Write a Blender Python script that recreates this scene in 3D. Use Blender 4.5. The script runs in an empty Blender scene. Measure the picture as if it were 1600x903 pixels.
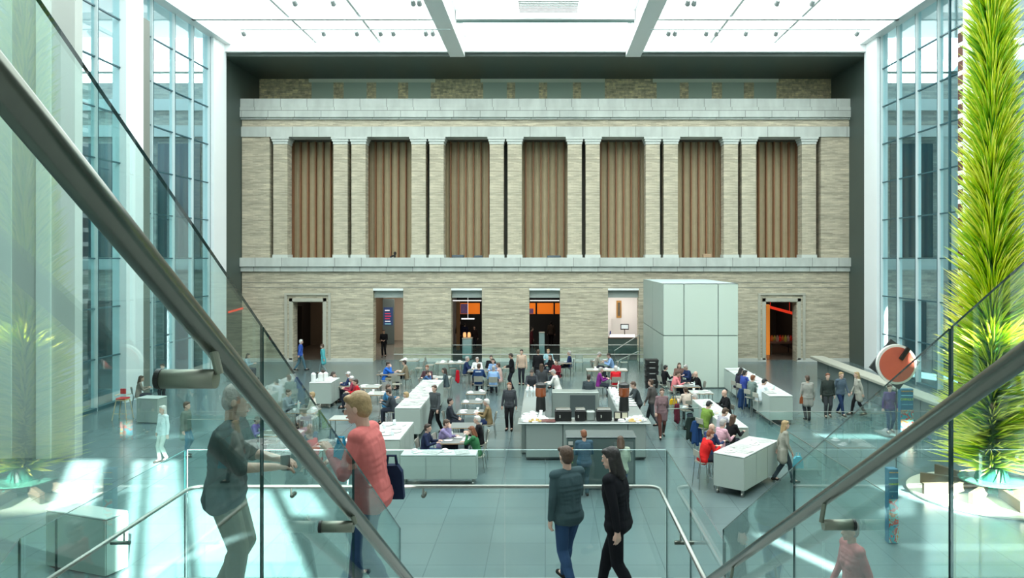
import bpy, math, random
from mathutils import Vector, Matrix
sc = bpy.context.scene
C = sc.collection
R = math.radians
random.seed(7)
# ------------------------------------------------------------------ camera
E = 6.25          # eye height over the courtyard floor
F = 1200.0        # focal length in pixels of a 1600 px wide frame
VX, VY = 852.0, 402.0
cam_d = bpy.data.cameras.new('camera')
cam = bpy.data.objects.new('camera', cam_d)
C.objects.link(cam)
cam.location = (0, 0, E)
cam.rotation_euler = (R(90), 0, 0)
cam_d.sensor_width = 36
cam_d.lens = 36 * F / 1600
cam_d.shift_x = -(VX - 800) / 1600
cam_d.shift_y = -(451.5 - VY) / 1600
cam_d.clip_start = 0.05
cam_d.clip_end = 300
sc.camera = cam
# ------------------------------------------------------------------ world, sun, exposure
w = bpy.data.worlds.new('sky'); sc.world = w
w.use_nodes = True
bgn = w.node_tree.nodes['Background']
bgn.inputs[0].default_value = (0.82, 0.95, 1.0, 1)
bgn.inputs[1].default_value = 2.6
CEIL_LIGHT = 3.0
SUN_K, SUN_T = 0.5, 0.60
sun_d = bpy.data.lights.new('sun', 'SUN'); sun_d.energy = 75.0; sun_d.angle = R(0.6); sun_d.color = (1, 0.98, 0.94)
sun = bpy.data.objects.new('sun', sun_d); C.objects.link(sun)
sun.rotation_euler = Vector((-SUN_K, 1, -SUN_T)).to_track_quat('-Z', 'Y').to_euler()
sun.location = (10, -20, 30)
sc.view_settings.view_transform = 'Standard'
sc.view_settings.look = 'None'
sc.view_settings.gamma = 1
sc.view_settings.use_curve_mapping = False
sc.view_settings.exposure = 0.50
sc.cycles.use_denoising = True
sc.cycles.max_bounces = 7
sc.cycles.diffuse_bounces = 3
sc.cycles.glossy_bounces = 3
sc.cycles.transparent_max_bounces = 28
sc.cycles.sample_clamp_indirect = 4
sc.cycles.caustics_reflective = False
sc.cycles.caustics_refractive = False

# ------------------------------------------------------------------ pixel helpers
def at(px, py, z=0.0):
    """point of the plane at height z that the pixel looks at"""
    d = (E - z) * F / (py - VY)
    return Vector(((px - VX) / F * d, d, z))
def atd(px, py, d):
    return Vector(((px - VX) / F * d, d, E + (VY - py) / F * d))
D1 = 46.0
S1 = F / D1
def fx(px): return (px - VX) / S1
def fz(py): return E + (VY - py) / S1

# ------------------------------------------------------------------ materials
MATS = {}
def nmat(name):
    m = bpy.data.materials.new(name); m.use_nodes = True
    nt = m.node_tree; b = nt.nodes['Principled BSDF']
    return m, nt, b
def mat(name, col, rough=0.6, metal=0.0, noise=0.0, nscale=8.0, emit=0.0, bump=0.0, coat=0.0, spec=None):
    if name in MATS: return MATS[name]
    m, nt, b = nmat(name)
    b.inputs['Base Color'].default_value = (*col, 1)
    b.inputs['Roughness'].default_value = rough
    b.inputs['Metallic'].default_value = metal
    if coat: b.inputs['Coat Weight'].default_value = coat
    if spec is not None: b.inputs['Specular IOR Level'].default_value = spec
    if emit:
        b.inputs['Emission Color'].default_value = (*col, 1)
        b.inputs['Emission Strength'].default_value = emit if name == 'laylight' else emit * 0.5
    if noise or bump:
        tc = nt.nodes.new('ShaderNodeTexCoord')
        n = nt.nodes.new('ShaderNodeTexNoise'); n.inputs['Scale'].default_value = nscale; n.inputs['Detail'].default_value = 4
        nt.links.new(tc.outputs['Object'], n.inputs['Vector'])
        if noise:
            mx = nt.nodes.new('ShaderNodeMix'); mx.data_type = 'RGBA'
            mx.inputs[6].default_value = (*[max(0, c * (1 - noise)) for c in col], 1)
            mx.inputs[7].default_value = (*[min(1, c * (1 + noise)) for c in col], 1)
            nt.links.new(n.outputs['Fac'], mx.inputs[0]); nt.links.new(mx.outputs[2], b.inputs['Base Color'])
        if bump:
            bp = nt.nodes.new('ShaderNodeBump'); bp.inputs['Strength'].default_value = bump; bp.inputs['Distance'].default_value = 0.02
            nt.links.new(n.outputs['Fac'], bp.inputs['Height']); nt.links.new(bp.outputs[0], b.inputs['Normal'])
    MATS[name] = m
    return m
def blocks(name, c1, c2, cm, bw, bh, mortar, rough=0.8, plane='xz', offset=0.5, nz=0.35, nscale=1.5, spec=0.3, streak=None):
    m, nt, b = nmat(name)
    L = nt.links.new
    tc = nt.nodes.new('ShaderNodeTexCoord'); sp = nt.nodes.new('ShaderNodeSeparateXYZ'); cb = nt.nodes.new('ShaderNodeCombineXYZ')
    L(tc.outputs['Object'], sp.inputs[0])
    if plane == 'xz':
        ad = nt.nodes.new('ShaderNodeMath'); ad.operation = 'ADD'
        L(sp.outputs[0], ad.inputs[0]); L(sp.outputs[1], ad.inputs[1]); L(ad.outputs[0], cb.inputs[0]); L(sp.outputs[2], cb.inputs[1])
    else:
        L(sp.outputs[0], cb.inputs[0]); L(sp.outputs[1], cb.inputs[1])
    br = nt.nodes.new('ShaderNodeTexBrick')
    br.inputs['Scale'].default_value = 1.0
    br.inputs['Brick Width'].default_value = bw; br.inputs['Row Height'].default_value = bh
    br.inputs['Mortar Size'].default_value = mortar; br.inputs['Mortar Smooth'].default_value = 0.1
    br.offset = offset
    br.inputs['Color1'].default_value = (*c1, 1); br.inputs['Color2'].default_value = (*c2, 1); br.inputs['Mortar'].default_value = (*cm, 1)
    L(cb.outputs[0], br.inputs['Vector'])
    n = nt.nodes.new('ShaderNodeTexNoise'); n.inputs['Scale'].default_value = nscale; n.inputs['Detail'].default_value = 6
    if streak:
        mp = nt.nodes.new('ShaderNodeMapping'); mp.inputs['Scale'].default_value = streak
        L(tc.outputs['Object'], mp.inputs[0]); L(mp.outputs[0], n.inputs['Vector'])
    else:
        L(tc.outputs['Object'], n.inputs['Vector'])
    rp = nt.nodes.new('ShaderNodeMapRange'); rp.inputs[1].default_value = 0.3; rp.inputs[2].default_value = 0.7
    rp.inputs[3].default_value = 1 - nz; rp.inputs[4].default_value = 1 + nz
    L(n.outputs['Fac'], rp.inputs[0])
    mx = nt.nodes.new('ShaderNodeVectorMath'); mx.operation = 'SCALE'
    L(br.outputs['Color'], mx.inputs[0]); L(rp.outputs[0], mx.inputs['Scale'])
    L(mx.outputs[0], b.inputs['Base Color'])
    b.inputs['Roughness'].default_value = rough
    b.inputs['Specular IOR Level'].default_value = spec
    MATS[name] = m
    return m
def glass(name, tint, refl=1.0, gl=(1, 1, 1), rough=0.0, base=0.04):
    m = bpy.data.materials.new(name); m.use_nodes = True
    nt = m.node_tree; nt.nodes.clear(); L = nt.links.new
    o = nt.nodes.new('ShaderNodeOutputMaterial'); t = nt.nodes.new('ShaderNodeBsdfTransparent'); g = nt.nodes.new('ShaderNodeBsdfGlossy')
    t.inputs[0].default_value = (*tint, 1); g.inputs[0].default_value = (*gl, 1); g.inputs['Roughness'].default_value = rough
    lw = nt.nodes.new('ShaderNodeLayerWeight'); lw.inputs[0].default_value = 0.5
    pw = nt.nodes.new('ShaderNodeMath'); pw.operation = 'POWER'; pw.inputs[1].default_value = 5
    ma = nt.nodes.new('ShaderNodeMath'); ma.operation = 'MULTIPLY_ADD'; ma.inputs[1].default_value = 0.9 * refl; ma.inputs[2].default_value = base * refl
    L(lw.outputs['Facing'], pw.inputs[0]); L(pw.outputs[0], ma.inputs[0])
    mx = nt.nodes.new('ShaderNodeMixShader'); L(ma.outputs[0], mx.inputs[0]); L(t.outputs[0], mx.inputs[1]); L(g.outputs[0], mx.inputs[2])
    L(mx.outputs[0], o.inputs[0])
    MATS[name] = m
    return m
BRICK = blocks('pale_brick', (0.58, 0.525, 0.39), (0.42, 0.38, 0.285), (0.455, 0.415, 0.31), 0.32, 0.075, 0.008, nz=0.27, nscale=2.2, streak=(0.35, 0.35, 4.5))
BRICK_UP = blocks('upper_brick', (0.85, 0.76, 0.46), (0.5, 0.46, 0.28), (0.6, 0.54, 0.36), 0.4, 0.11, 0.012, nz=0.3, nscale=5)
STONE = blocks('limestone', (0.56, 0.60, 0.55), (0.49, 0.53, 0.485), (0.28, 0.30, 0.27), 1.58, 5.0, 0.02, nz=0.1, nscale=2.0, streak=(1, 1, 0.4))
FLOORM = blocks('slate_floor', (0.115, 0.165, 0.168), (0.125, 0.178, 0.18), (0.085, 0.125, 0.13), 1.2, 1.2, 0.012, rough=0.22, plane='xy', offset=0.0, nz=0.12, nscale=0.35, spec=0.6)
EXTBRICK = blocks('outer_brick', (0.44, 0.46, 0.42), (0.30, 0.34, 0.33), (0.34, 0.36, 0.34), 0.4, 0.12, 0.012, nz=0.25, nscale=1.5, streak=(0.4, 0.4, 3))
W_PAINT = mat('white_paint', (0.86, 0.9, 0.89), 0.5)
PORTSHADE = mat('portal_shade', (0.055, 0.080, 0.068), 0.45, noise=0.12, nscale=0.7)  # portal faces lie in shade; the darkness is put into the colour
PLASTER = mat('pale_plaster', (0.47, 0.51, 0.47), 0.7, noise=0.04, nscale=0.5)
MULL = mat('mullion_white', (0.72, 0.82, 0.82), 0.4)
MULLD = mat('gasket_dark', (0.03, 0.10, 0.12), 0.4)
STEEL = mat('brushed_steel', (0.155, 0.168, 0.145), 0.27, 1.0, noise=0.06, nscale=30)
STEEL_B = mat('satin_steel', (0.27, 0.285, 0.235), 0.5, 0.9)
STEEL_L = mat('light_steel', (0.30, 0.31, 0.285), 0.38, 1.0)
GASK = mat('black_gasket', (0.008, 0.008, 0.008), 0.5)
WINGL = glass('window_glass', (0.84, 0.965, 0.985), 0.8)
GUARD = glass('guard_glass', (0.85, 0.945, 0.925), 0.9, base=0.075)
GUARDF = glass('guard_glass_clear', (0.90, 0.97, 0.965), 0.6)
GEDGE = mat('glass_edge', (0.012, 0.055, 0.055), 0.25)
GEDGEL = mat('glass_edge_light', (0.62, 0.86, 0.84), 0.2)
LAY = mat('laylight', (0.93, 1.0, 0.99), 0.8, emit=CEIL_LIGHT)

# ------------------------------------------------------------------ mesh builder
class MB:
    def __init__(s): s.v = []; s.f = []; s.m = []
    def add(s, vs, fs, mi=0):
        o = len(s.v); s.v += [tuple(v) for v in vs]; s.f += [tuple(i + o for i in f) for f in fs]; s.m += [mi] * len(fs); return s
    def box(s, x0, x1, y0, y1, z0, z1, mi=0):
        v = [(x, y, z) for z in (z0, z1) for y in (y0, y1) for x in (x0, x1)]
        return s.add(v, [(0, 2, 3, 1), (4, 5, 7, 6), (0, 1, 5, 4), (2, 6, 7, 3), (0, 4, 6, 2), (1, 3, 7, 5)], mi)
    def rbox(s, x0, x1, y0, y1, z0, z1, r=0.02, mi=0):
        """box with chamfered vertical edges and top rim"""
        pts = [(x0 + r, y0), (x1 - r, y0), (x1, y0 + r), (x1, y1 - r), (x1 - r, y1), (x0 + r, y1), (x0, y1 - r), (x0, y0 + r)]
        cx, cy = (x0 + x1) / 2, (y0 + y1) / 2
        def ins(k): return [(px + (cx - px) * k / max(abs(x1 - x0) / 2, 1e-6), py + (cy - py) * k / max(abs(y1 - y0) / 2, 1e-6)) for px, py in pts]
        rings = [(ins(r), z0), (pts, z0 + r), (pts, z1 - r), (ins(r), z1)]
        v = [(px, py, z) for rg, z in rings for px, py in rg]
        f = [tuple(range(7, -1, -1)), tuple(range(24, 32))]
        for k in range(3):
            for i in range(8):
                j = (i + 1) % 8; f.append((k * 8 + i, k * 8 + j, k * 8 + 8 + j, k * 8 + 8 + i))
        return s.add(v, f, mi)
    def tube(s, pts, r, n=12, mi=0, cap=True):
        pts = [Vector(p) for p in pts]; rs = r if isinstance(r, (list, tuple)) else [r] * len(pts)
        t0 = (pts[1] - pts[0]).normalized()
        up = Vector((0, 0, 1)) if abs(t0.z) < 0.9 else Vector((0, 1, 0))
        a = t0.cross(up).normalized(); vs = []; fs = []
        for i, p in enumerate(pts):
            t = (pts[min(i + 1, len(pts) - 1)] - pts[max(i - 1, 0)]).normalized()
            a = (a - t * a.dot(t)).normalized(); b = t.cross(a)
            for k in range(n):
                an = 2 * math.pi * k / n; vs.append(p + (a * math.cos(an) + b * math.sin(an)) * rs[i])
        for i in range(len(pts) - 1):
            for k in range(n):
                j = (k + 1) % n; fs.append((i * n + k, i * n + j, i * n + n + j, i * n + n + k))
        if cap: fs.append(tuple(range(n - 1, -1, -1))); fs.append(tuple(range((len(pts) - 1) * n, len(pts) * n)))
        return s.add(vs, fs, mi)
    def lathe(s, prof, n=20, c=(0, 0, 0), mi=0):
        vs = []; fs = []
        for r, z in prof:
            for k in range(n):
                an = 2 * math.pi * k / n; vs.append((c[0] + r * math.cos(an), c[1] + r * math.sin(an), c[2] + z))
        for i in range(len(prof) - 1):
            for k in range(n):
                j = (k + 1) % n; fs.append((i * n + k, i * n + j, i * n + n + j, i * n + n + k))
        fs.append(tuple(range(n - 1, -1, -1))); fs.append(tuple(range((len(prof) - 1) * n, len(prof) * n)))
        return s.add(vs, fs, mi)
    def ell(s, c, r, n=16, m=10, mi=0, M=None):
        vs = []; fs = []
        for i in range(m + 1):
            th = math.pi * i / m
            for k in range(n):
                an = 2 * math.pi * k / n
                p = Vector((r[0] * math.sin(th) * math.cos(an), r[1] * math.sin(th) * math.sin(an), r[2] * math.cos(th)))
                if M: p = M @ p
                vs.append(Vector(c) + p)
        for i in range(m):
            for k in range(n):
                j = (k + 1) % n; fs.append((i * n + k, i * n + n + k, i * n + n + j, i * n + j))
        return s.add(vs, fs, mi)
    def cap(s, a, b, ra, rb, n=12):
        a = Vector(a); b = Vector(b); d = b - a
        t = d.normalized() if d.length > 1e-6 else Vector((0, 0, 1))
        up = Vector((0, 0, 1)) if abs(t.z) < 0.9 else Vector((0, 1, 0)); u = t.cross(up).normalized(); v = t.cross(u)
        vs = []; fs = []; rings = []
        for i in range(0, 5):
            th = math.pi / 2 * (i / 4); rings.append((a - t * ra * math.cos(th), ra * math.sin(th)))
        for i in range(4, -1, -1):
            th = math.pi / 2 * (i / 4); rings.append((b + t * rb * math.cos(th), rb * math.sin(th)))
        for c, r in rings:
            for k in range(n):
                an = 2 * math.pi * k / n; vs.append(c + (u * math.cos(an) + v * math.sin(an)) * max(r, 1e-4))
        for i in range(len(rings) - 1):
            for k in range(n):
                j = (k + 1) % n; fs.append((i * n + k, i * n + j, i * n + n + j, i * n + n + k))
        return s.add(vs, fs)
    def prism(s, poly, axis, a, b, mi=0, me=None):
        """poly of 2-D points extruded along axis 'x','y' or 'z' between a and b; me = material index of the rim"""
        n = len(poly)
        def P(p, t): return {'x': (t, p[0], p[1]), 'y': (p[0], t, p[1]), 'z': (p[0], p[1], t)}[axis]
        vs = [P(p, a) for p in poly] + [P(p, b) for p in poly]
        s.add(vs, [tuple(range(n)), tuple(range(2 * n - 1, n - 1, -1))], mi)
        o = len(s.v) - 2 * n
        for i in range(n):
            j = (i + 1) % n; s.f.append((o + i, o + n + i, o + n + j, o + j)); s.m.append(mi if me is None else me)
        return s
    def mesh(s, name, mats, smooth=False):
        me = bpy.data.meshes.new(name); me.from_pydata(s.v, [], s.f)
        for m in (mats if isinstance(mats, (list, tuple)) else [mats]): me.materials.append(m)
        me.polygons.foreach_set('material_index', s.m)
        if smooth: me.polygons.foreach_set('use_smooth', [True] * len(s.f))
        me.update()
        import bmesh
        bm = bmesh.new(); bm.from_mesh(me); bmesh.ops.recalc_face_normals(bm, faces=bm.faces); bm.to_mesh(me); bm.free()
        return me
    def build(s, name, mats, parent=None, loc=None, rz=0, smooth=False):
        o = bpy.data.objects.new(name, s.mesh(name, mats, smooth)); C.objects.link(o)
        if loc is not None: o.location = loc
        if rz: o.rotation_euler.z = rz
        if parent: o.parent = parent
        return o
def tag(o, label=None, cat=None, group=None, kind=None):
    if label: o['label'] = label
    if cat: o['category'] = cat
    if group: o['group'] = group
    if kind: o['kind'] = kind
    return o
def empty(name, loc=(0, 0, 0), rz=0):
    o = bpy.data.objects.new(name, None); C.objects.link(o); o.location = loc; o.rotation_euler.z = rz; o.empty_display_size = 0.2
    return o
def st(o): o['kind'] = 'structure'; return o
def kids(o): return [c for c in bpy.data.objects if c.parent == o]
def copy_tree(o, loc, rz, label=None, sub=None):
    c = o.copy(); C.objects.link(c); c.location = loc; c.rotation_euler = (0, 0, rz)
    if label: c['label'] = label
    for ch in sub if sub is not None else CH[o.name]:
        d = ch.copy(); C.objects.link(d); d.parent = c
        for g in CH.get(ch.name, []):
            e = g.copy(); C.objects.link(e); e.parent = d
    return c
CH = {}
ORD = ['first', 'second', 'third', 'fourth', 'fifth', 'sixth', 'seventh', 'eighth', 'ninth', 'tenth', 'eleventh', 'twelfth', 'thirteenth', 'fourteenth']
# ------------------------------------------------------------------ people: pose meshes (fused bodies), made before the scene grows
def fuse(name, mb, voxel, smooth=4):
    me = bpy.data.meshes.new('t'); me.from_pydata(mb.v, [], mb.f)
    o = bpy.data.objects.new('t', me); C.objects.link(o)
    r = o.modifiers.new('r', 'REMESH'); r.mode = 'VOXEL'; r.voxel_size = voxel; r.use_smooth_shade = True
    s = o.modifiers.new('s', 'SMOOTH'); s.iterations = smooth; s.factor = 0.5
    dg = bpy.context.evaluated_depsgraph_get(); dg.update()
    out = bpy.data.meshes.new_from_object(o.evaluated_get(dg)); out.name = name
    out.polygons.foreach_set('use_smooth', [True] * len(out.polygons))
    bpy.data.objects.remove(o); bpy.data.meshes.remove(me)
    out.materials.clear(); out.materials.append(None)
    return out
def ik(S, W, la, lb, pole):
    S = Vector(S); W = Vector(W); d = W - S; L = min(d.length, (la + lb) * 0.995); t = d.normalized(); W = S + t * L
    a = (la * la - lb * lb + L * L) / (2 * L); h = math.sqrt(max(la * la - a * a, 0))
    p = Vector(pole); p = (p - t * p.dot(t)).normalized()
    return S + t * a + p * h, W
def make_pose(seated=False, lean=0.0, wr=None, wl=None, step=0.0, pitch=0.0, yaw=0.0, voxel=0.0095, fem=False, short=False, coat=False, skirt=False, slim=1.0, longsleeve=True, hair_long=False):
    """all joints face +Y. wr / wl: wrist targets right (+X) / left."""
    J = {}
    pz = 0.53 if seated else 0.93
    P = Vector((0, -0.03 if seated else 0, pz))
    M = Matrix.Rotation(-lean, 3, 'X')
    def U(x, y, z): return P + M @ Vector((x, y, z))
    sw = 0.158 if fem else 0.176
    hd = U(0, 0.02, 0.67)
    HM = Matrix.Rotation(yaw, 3, 'Z') @ Matrix.Rotation(-lean * 0.6 - pitch, 3, 'X')
    def H(x, y, z): return hd + HM @ Vector((x, y, z))
    sh = {1: U(sw, 0, 0.47), -1: U(-sw, 0, 0.47)}
    if wr is None: wr = (0.265, 0.05, 0.85) if not seated else (0.12, 0.26, 0.62)
    if wl is None: wl = (-0.265, 0.03, 0.85) if not seated else (-0.12, 0.26, 0.62)
    arms = {}
    for sd, wt in ((1, wr), (-1, wl)):
        el, W = ik(sh[sd], wt, 0.285, 0.25, (sd * 0.5, -0.7, -0.6))
        arms[sd] = (sh[sd], el, W)
    legs = {}
    for sd in (1, -1):
        hip = P + Vector((sd * 0.09, 0, -0.02))
        if seated: kn = Vector((sd * 0.12, 0.40, 0.50)); an = Vector((sd * 0.12, 0.40, 0.08)); to = an + Vector((sd * 0.02, 0.15, -0.045))
        else:
            f = step * sd
            an = Vector((sd * 0.085, f, 0.08 + (0.05 if f < 0 else 0))); kn, an = ik(hip, an, 0.42, 0.43, (0, 1, 0)); to = an + Vector((sd * 0.015, 0.15, -0.045 - (0.03 if f < 0 else 0)))
        legs[sd] = (hip, kn, an, to)
    g = slim
    def torso(b, e, lowz=-0.02):
        b.cap(U(0.07 * g, 0, 0), U(-0.07 * g, 0, 0), 0.105 * g + e, 0.105 * g + e)
        for zz, hw_, rr_ in ((0.05, .064, .102), (0.10, .057, .099), (0.15, .055, .099), (0.20, .060, .101), (0.25, .068, .104), (0.30, .077, .106), (0.35, .084, .102)):
            b.cap(U(hw_ * g, 0, zz), U(-hw_ * g, 0, zz), rr_ * g + e, rr_ * g + e)
        b.cap(U(0.09 * g, 0, 0.40), U(-0.09 * g, 0, 0.40), 0.09 * g + e, 0.09 * g + e)
        b.cap(U(0, 0, 0.05), U(0, 0, 0.38), 0.11 * g + e, 0.10 * g + e)
        b.cap(sh[1], sh[-1], 0.052 + e, 0.052 + e)
        if fem:
            for q in (1, -1): b.cap(U(q * 0.068, 0.045, 0.30), U(q * 0.066, 0.06, 0.285), 0.062 + e, 0.056 + e)
    def arm(b, sd, e, k=1.0):
        S, El, W = arms[sd]
        b.cap(S, El, 0.047 * g + e, 0.038 * g + e)
        if k > 0: b.cap(El, El.lerp(W, k), 0.038 * g + e, (0.038 - 0.013 * k) * g + e)
    def leg(b, sd, e, k=1.0):
        hp, kn, an, to = legs[sd]
        b.cap(hp, kn, 0.083 * g + e, 0.055 * g + e); b.cap(kn, kn.lerp(an, k), 0.055 * g + e, (0.055 - 0.019 * k) * g + e)
        if not seated: b.cap(kn.lerp(an, 0.25) + Vector((0, -0.012, 0)), kn.lerp(an, 0.4) + Vector((0, -0.012, 0)), 0.05 * g + e, 0.048 * g + e)
    b = MB()
    torso(b, 0); 
    for sd in (1, -1):
        arm(b, sd, 0); leg(b, sd, 0)
        hp, kn, an, to = legs[sd]
        b.cap(an, to, 0.036, 0.03); b.cap(an + Vector((0, -0.03, -0.04)), to, 0.032, 0.03)
        S, El, W = arms[sd]
        d = (W - El).normalized(); side = d.cross(Vector((0, 0, 1)))
        side = side.normalized() if side.length > 0.2 else Vector((0, 1, 0))
        if abs(d.z) < 0.7: side = d.cross(Vector((0, 0, 1))).normalized()
        nrm = side.cross(d).normalized()
        if nrm.z > 0: nrm = -nrm
        pk = W + d * 0.07
        b.cap(W + side * 0.012, pk + side * 0.026, 0.022, 0.0145); b.cap(W - side * 0.012, pk - side * 0.026, 0.022, 0.0145); b.cap(W, pk, 0.023, 0.0155)
        for i, (o, L) in enumerate(((-0.033, 0.052), (-0.011, 0.068), (0.011, 0.072), (0.033, 0.062))):
            a = pk + side * o; m1 = a + d * L * 0.55 + nrm * 0.012 + side * o * 0.12; e1 = m1 + d * L * 0.38 + nrm * 0.028
            b.cap(a, m1, 0.0100, 0.0090, 8); b.cap(m1, e1, 0.0090, 0.0078, 8)
        ti = side * (-sd)
        a = W + d * 0.02 + ti * 0.022; m1 = a + d * 0.03 + ti * 0.024 + nrm * 0.012; e1 = m1 + d * 0.03 + ti * 0.004 + nrm * 0.012
        b.cap(a, m1, 0.0125, 0.0105, 8); b.cap(m1, e1, 0.0105, 0.009, 8)
    b.cap(U(0, 0, 0.44), H(0, -0.02, -0.06), 0.056, 0.052)
    b.ell(H(0, 0, 0.02), (0.074, 0.092, 0.10), M=HM); b.ell(H(0, 0.02, -0.04), (0.058, 0.072, 0.075), M=HM)
    b.cap(H(0, 0.088, 0.018), H(0, 0.108, -0.022), 0.010, 0.015, 8)
    b.cap(H(0.012, 0.086, -0.056), H(-0.012, 0.086, -0.056), 0.012, 0.012, 8)
    b.cap(H(0, 0.07, -0.09), H(0, 0.075, -0.088), 0.022, 0.02, 8)
    for q in (1, -1):
        b.ell(H(q * 0.077, -0.008, -0.005), (0.011, 0.02, 0.032), 8, 6, M=HM)
        b.cap(H(q * 0.045, 0.078, 0.034), H(q * 0.012, 0.088, 0.034), 0.009, 0.01, 8)
    out = {'body': fuse('body', b, voxel, 2 if voxel > 0.008 else 3)}
    s = MB(); torso(s, 0.018)
    s.cap(U(0, 0.0, 0.46), U(0, 0.0, 0.49), 0.074, 0.064)
    if longsleeve:
        for sd in (1, -1): arm(s, sd, 0.013, 0.93)
    else:
        for sd in (1, -1): arm(s, sd, 0.017, 0.0 if True else 0)
    s.cap(U(0.075 * g, 0, -0.035), U(-0.075 * g, 0, -0.035), 0.118 * g + 0.014, 0.118 * g + 0.014)
    s.cap(U(0.05 * g, 0, 0.05), U(-0.05 * g, 0, 0.05), 0.115 * g + 0.014, 0.115 * g + 0.014)
    if coat:
        s.cap(U(0.09, -0.01, -0.02), U(0.09, -0.02, -0.28 if not seated else -0.05), 0.115, 0.12); s.cap(U(-0.09, -0.01, -0.02), U(-0.09, -0.02, -0.28 if not seated else -0.05), 0.115, 0.12)
        s.cap(U(0, 0, 0), U(0, -0.01, -0.26 if not seated else -0.05), 0.12, 0.13)
    out['top'] = fuse('top', s, max(voxel, 0.008), 4)
    t = MB()
    t.cap(U(0.07 * g, 0, -0.0), U(-0.07 * g, 0, -0.0), 0.109 * g, 0.109 * g)
    for sd in (1, -1): leg(t, sd, 0.016, 0.97)
    out['trousers'] = fuse('trousers', t, max(voxel, 0.008), 4)
    h = MB()
    for sd in (1, -1):
        hp, kn, an, to = legs[sd]
        h.cap(an + Vector((0, -0.035, -0.035)), to + Vector((0, 0.02, 0)), 0.043, 0.036); h.cap(an + Vector((0, 0, 0)), an + Vector((0, 0.01, -0.03)), 0.045, 0.045)
    out['shoes'] = fuse('shoes', h, 0.01, 2)
    a = MB(); a.ell(H(0, -0.022, 0.042), (0.083, 0.097, 0.098), M=HM); a.ell(H(0, -0.045, 0.0), (0.079, 0.07, 0.09), M=HM); a.cap(H(0.05, 0.05, 0.088), H(-0.05, 0.05, 0.09), 0.03, 0.03)
    out['hair_short'] = fuse('hair_short', a, 0.009, 3)
    a.cap(H(0.06, -0.03, 0), H(0.065, -0.045, -0.15), 0.038, 0.035); a.cap(H(-0.06, -0.03, 0), H(-0.065, -0.045, -0.15), 0.038, 0.035); a.cap(H(0, -0.06, 0), H(0, -0.085, -0.18), 0.06, 0.06)
    out['hair_long'] = fuse('hair_long', a, 0.009, 3)
    c = MB(); c.ell(H(0, -0.01, 0.055), (0.09, 0.105, 0.078), M=HM); c.cap(H(0.04, 0.08, 0.06), H(-0.04, 0.08, 0.06), 0.03, 0.03); c.cap(H(0.03, 0.12, 0.052), H(-0.03, 0.12, 0.052), 0.014, 0.014)
    out['cap'] = fuse('cap', c, 0.009, 2)
    out['H'] = H; out['HM'] = HM; out['arms'] = arms; out['U'] = U
    return out
POSES = {
 'sit': make_pose(True, 0.12, wr=(0.16, 0.36, 0.80), wl=(-0.16, 0.36, 0.80)),
 'sitf': make_pose(True, 0.15, wr=(0.12, 0.38, 0.80), wl=(-0.18, 0.34, 0.80), fem=True, slim=0.93),
 'chin': make_pose(True, 0.22, wr=(0.07, 0.27, 1.06), wl=(-0.10, 0.40, 0.80), pitch=0.1),
 'chinf': make_pose(True, 0.25, wr=(0.16, 0.40, 0.80), wl=(-0.06, 0.27, 1.05), fem=True, slim=0.92, pitch=0.1),
 'eat': make_pose(True, 0.30, wr=(0.10, 0.42, 0.84), wl=(-0.14, 0.42, 0.80), pitch=0.3),
 'lap': make_pose(True, 0.0, wr=(0.13, 0.28, 0.62), wl=(-0.13, 0.28, 0.62)),
 'stand': make_pose(False, 0.0),
 'standf': make_pose(False, 0.0, fem=True, slim=0.93, step=0.06),
 'hold': make_pose(False, 0.06, wr=(0.10, 0.28, 1.10), wl=(-0.10, 0.28, 1.08), pitch=0.3, step=0.04),
 'work': make_pose(False, 0.28, wr=(0.16, 0.52, 1.13), wl=(-0.16, 0.50, 1.13), pitch=0.3),
 'walk': make_pose(False, 0.05, wr=(0.25, -0.12, 0.88), wl=(-0.25, 0.18, 0.90), step=0.27),
 'walkf': make_pose(False, 0.06, wr=(0.23, 0.16, 0.90), wl=(-0.22, -0.10, 0.88), step=0.24, fem=True, slim=0.93, coat=True),
 'coat': make_pose(False, 0.03, coat=True, step=0.05, slim=1.08),
}
def colm(rgb, kind='cloth'):
    key = kind + '_%02x%02x%02x' % tuple(int(c * 255) for c in rgb)
    if key in MATS: return MATS[key]
    if kind == 'skin':
        m = mat(key, rgb, 0.5); 
        b = m.node_tree.nodes['Principled BSDF']; b.inputs['Subsurface Weight'].default_value = 0.0
        return m
    if kind == 'hair': return mat(key, rgb, 0.55, noise=0.35, nscale=40, bump=0.4)
    return mat(key, rgb, 0.85, noise=0.13, nscale=9, bump=0.35, spec=0.15)
SKIN = {'l': (0.62, 0.40, 0.31), 'm': (0.50, 0.30, 0.21), 'd': (0.20, 0.11, 0.07)}
HC = {'black': (0.015, 0.013, 0.012), 'brown': (0.075, 0.042, 0.025), 'red': (0.20, 0.07, 0.03), 'grey': (0.38, 0.36, 0.34), 'white': (0.68, 0.66, 0.62), 'blond': (0.36, 0.25, 0.12), 'dkb': (0.035, 0.022, 0.016)}
def setm(o, m):
    o.material_slots[0].link = 'OBJECT'; o.material_slots[0].material = m
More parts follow.
